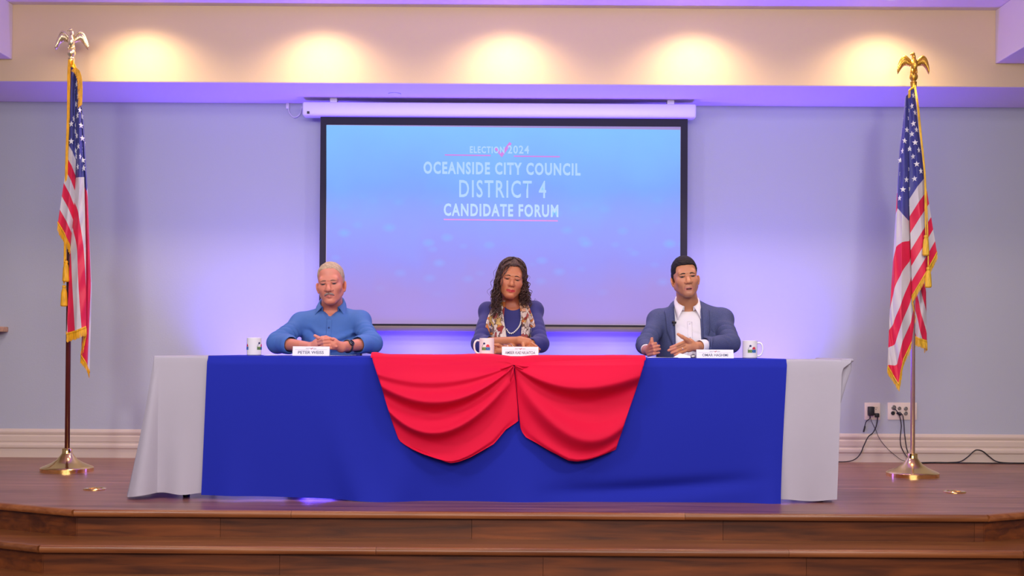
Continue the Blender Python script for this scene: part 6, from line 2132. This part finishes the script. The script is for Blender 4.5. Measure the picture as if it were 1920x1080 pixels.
def mug(px, Y, ytop, handle, logo_a, label, zoff=0.0):
    c = P(px, 668, Y); c.z = ZT + zoff
    o = empty('mug', c); tag(o, label, 'mug', 'white logo mugs on the table')
    R_, H_ = 0.0405, 0.096
    MB().lathe([(0.001, 0.0), (R_ - 0.004, 0.0), (R_, 0.004), (R_, H_ - 0.002), (R_ - 0.0015, H_), (R_ - 0.0035, H_ - 0.002), (R_ - 0.0035, 0.008), (0.001, 0.007)], c, 40).build('body', M['ceramic'], o, auto=35)
    if handle is not None:
        d = Vector((math.sin(handle), -math.cos(handle), 0))
        pts = [c + d * r + Vector((0, 0, z)) for r, z in ((R_ - 0.002, 0.082), (R_ + 0.014, 0.083), (R_ + 0.025, 0.070), (R_ + 0.0275, 0.048), (R_ + 0.022, 0.026), (R_ + 0.010, 0.014), (R_ - 0.002, 0.014))]
        MB().tube(spline(pts, 26), 0.0052, 10).build('handle', M['ceramic'], o, smooth=True)
    def print_logo(logo_a):
        # printed logo wrapped round the side
        def wrap(x, z, off=0.0005):
            a = logo_a + x / R_
            return (c.x + (R_ + off) * math.sin(a), c.y - (R_ + off) * math.cos(a), c.z + z)
        def patch(pts, m, off=0.0005, nm='logo_patch'):
            # subdivide along x so it follows the curve
            bm = bmesh.new()
            vs = [bm.verts.new((x, 0, z)) for x, z in pts]; bm.faces.new(vs)
            bmesh.ops.triangulate(bm, faces=bm.faces)
            bmesh.ops.subdivide_edges(bm, edges=bm.edges, cuts=4, use_grid_fill=True)
            for v in bm.verts: v.co = wrap(v.co.x, v.co.z, off)
            me = bpy.data.meshes.new(nm); bm.to_mesh(me); bm.free()
            link(nm, me, m, o)
        rect = lambda x0, x1, z0, z1: [(x0, z0), (x1, z0), (x1, z1), (x0, z1)]
        patch(rect(-0.0235, -0.001, 0.030, 0.0465), M['ink_green'])
        patch(rect(-0.001, 0.0225, 0.030, 0.0465), M['ink_blue'])
        patch([(0.001 + 0.0085 + 0.0105 * math.cos(t), 0.0475 + 0.0145 * math.sin(t)) for t in np.linspace(0, math.pi, 12)], M['ink_red'])
        patch([(-0.0105 + 0.0068 * math.cos(t), 0.0665 + 0.0062 * math.sin(t)) for t in np.linspace(0.3, 6.58, 7)[:-1]], M['ink_navy'])
        patch([(-0.0245, 0.030), (-0.0228, 0.030), (-0.0228, 0.047), (-0.0140, 0.0635), (-0.0155, 0.0645), (-0.0245, 0.0475)], M['ink_navy'], 0.0008)
        me, co = text_raw('KOCT', 0.02)
        Wp = np.array([wrap(-0.020 + 0.040 * u, 0.0325 + 0.0115 * v, 0.0010) for u, v in zip(co[:, 0], co[:, 1])])
        me.vertices.foreach_set('co', Wp.astype(np.float32).ravel()); me.update()
        link('logo_lettering', me, M['ink_navy'], o)
    for a_ in logo_a: print_logo(a_)
    return o
mug(476.5, 6.66, 635, math.radians(180), (math.radians(-68), math.radians(68)), 'white mug at the far left of the table, logo turned to its side')
mug(912.5, 6.66, 637, math.radians(-84), (math.radians(-4),), 'white mug beside the woman, handle to the left', 0.0048)
mug(1406, 6.66, 641, math.radians(78), (math.radians(8),), 'white mug by the right name card, handle to the right')

def paper(corners, label, curl_=0.0, name='paper_sheet', z=0.0005, cat='paper'):
    n = 9
    G = np.zeros((n, n, 3))
    c = [np.array(q, float) for q in corners]
    for i in range(n):
        for j in range(n):
            u, v = i / (n - 1), j / (n - 1)
            p = c[0] * (1 - u) * (1 - v) + c[1] * u * (1 - v) + c[2] * u * v + c[3] * (1 - u) * v
            G[i, j] = (p[0], p[1], ZT + z + curl_ * (u ** 3) * 0.5 + 0.0015 * math.sin(3 * u + 2 * v))
    o = sheet(name, G, M['paper'])
    o.modifiers.new('t', 'SOLIDIFY').thickness = 0.0008
    return tag(o, label, cat)
x_ = lambda px, Y: P(px, 668, Y).x
paper([(x_(494, 6.60), 6.60), (x_(560, 6.60), 6.60), (x_(556, 6.86), 6.86), (x_(505, 6.86), 6.86)], 'white paper sheet left of the name card of the man in the blue shirt', 0.004)
paper([(x_(600, 6.62), 6.62), (x_(668, 6.62), 6.62), (x_(662, 6.84), 6.84), (x_(606, 6.84), 6.84)], 'white paper sheet under the watch of the man in the blue shirt', 0.010)
paper([(x_(1212, 6.62), 6.60), (x_(1272, 6.60), 6.60), (x_(1270, 6.86), 6.86), (x_(1220, 6.86), 6.86)], 'white paper sheet under the thumb-up hand of the man in the jacket', 0.004)
# folded note and dark pen by the right card
a = P(1283, 671, 6.70)
mb = MB()
mb.poly([(a.x - 0.06, 6.68, ZT), (a.x - 0.02, 6.70, ZT + 0.024), (a.x + 0.025, 6.70, ZT + 0.012), (a.x + 0.05, 6.69, ZT)], (0.006, 0.09, 0.0))
o = mb.build('folded_note', M['paper']); tag(o, 'small white folded note left of the right name card', 'paper')
a = P(1299.5, 671, 6.60)
o = empty('dark_clip', (a.x, 6.60, ZT)); tag(o, 'small dark grey clip beside the right name card', 'clip')
MB().box((a.x - 0.012, 6.585, ZT), (a.x + 0.012, 6.62, ZT + 0.015), 0.004).build('body', M['grey_metal'], o, auto=40)
MB().tube([(a.x - 0.010, 6.60, ZT + 0.015), (a.x, 6.60, ZT + 0.020), (a.x + 0.010, 6.60, ZT + 0.015)], 0.0018, 6).build('wire_handle', M['black_metal'], o)
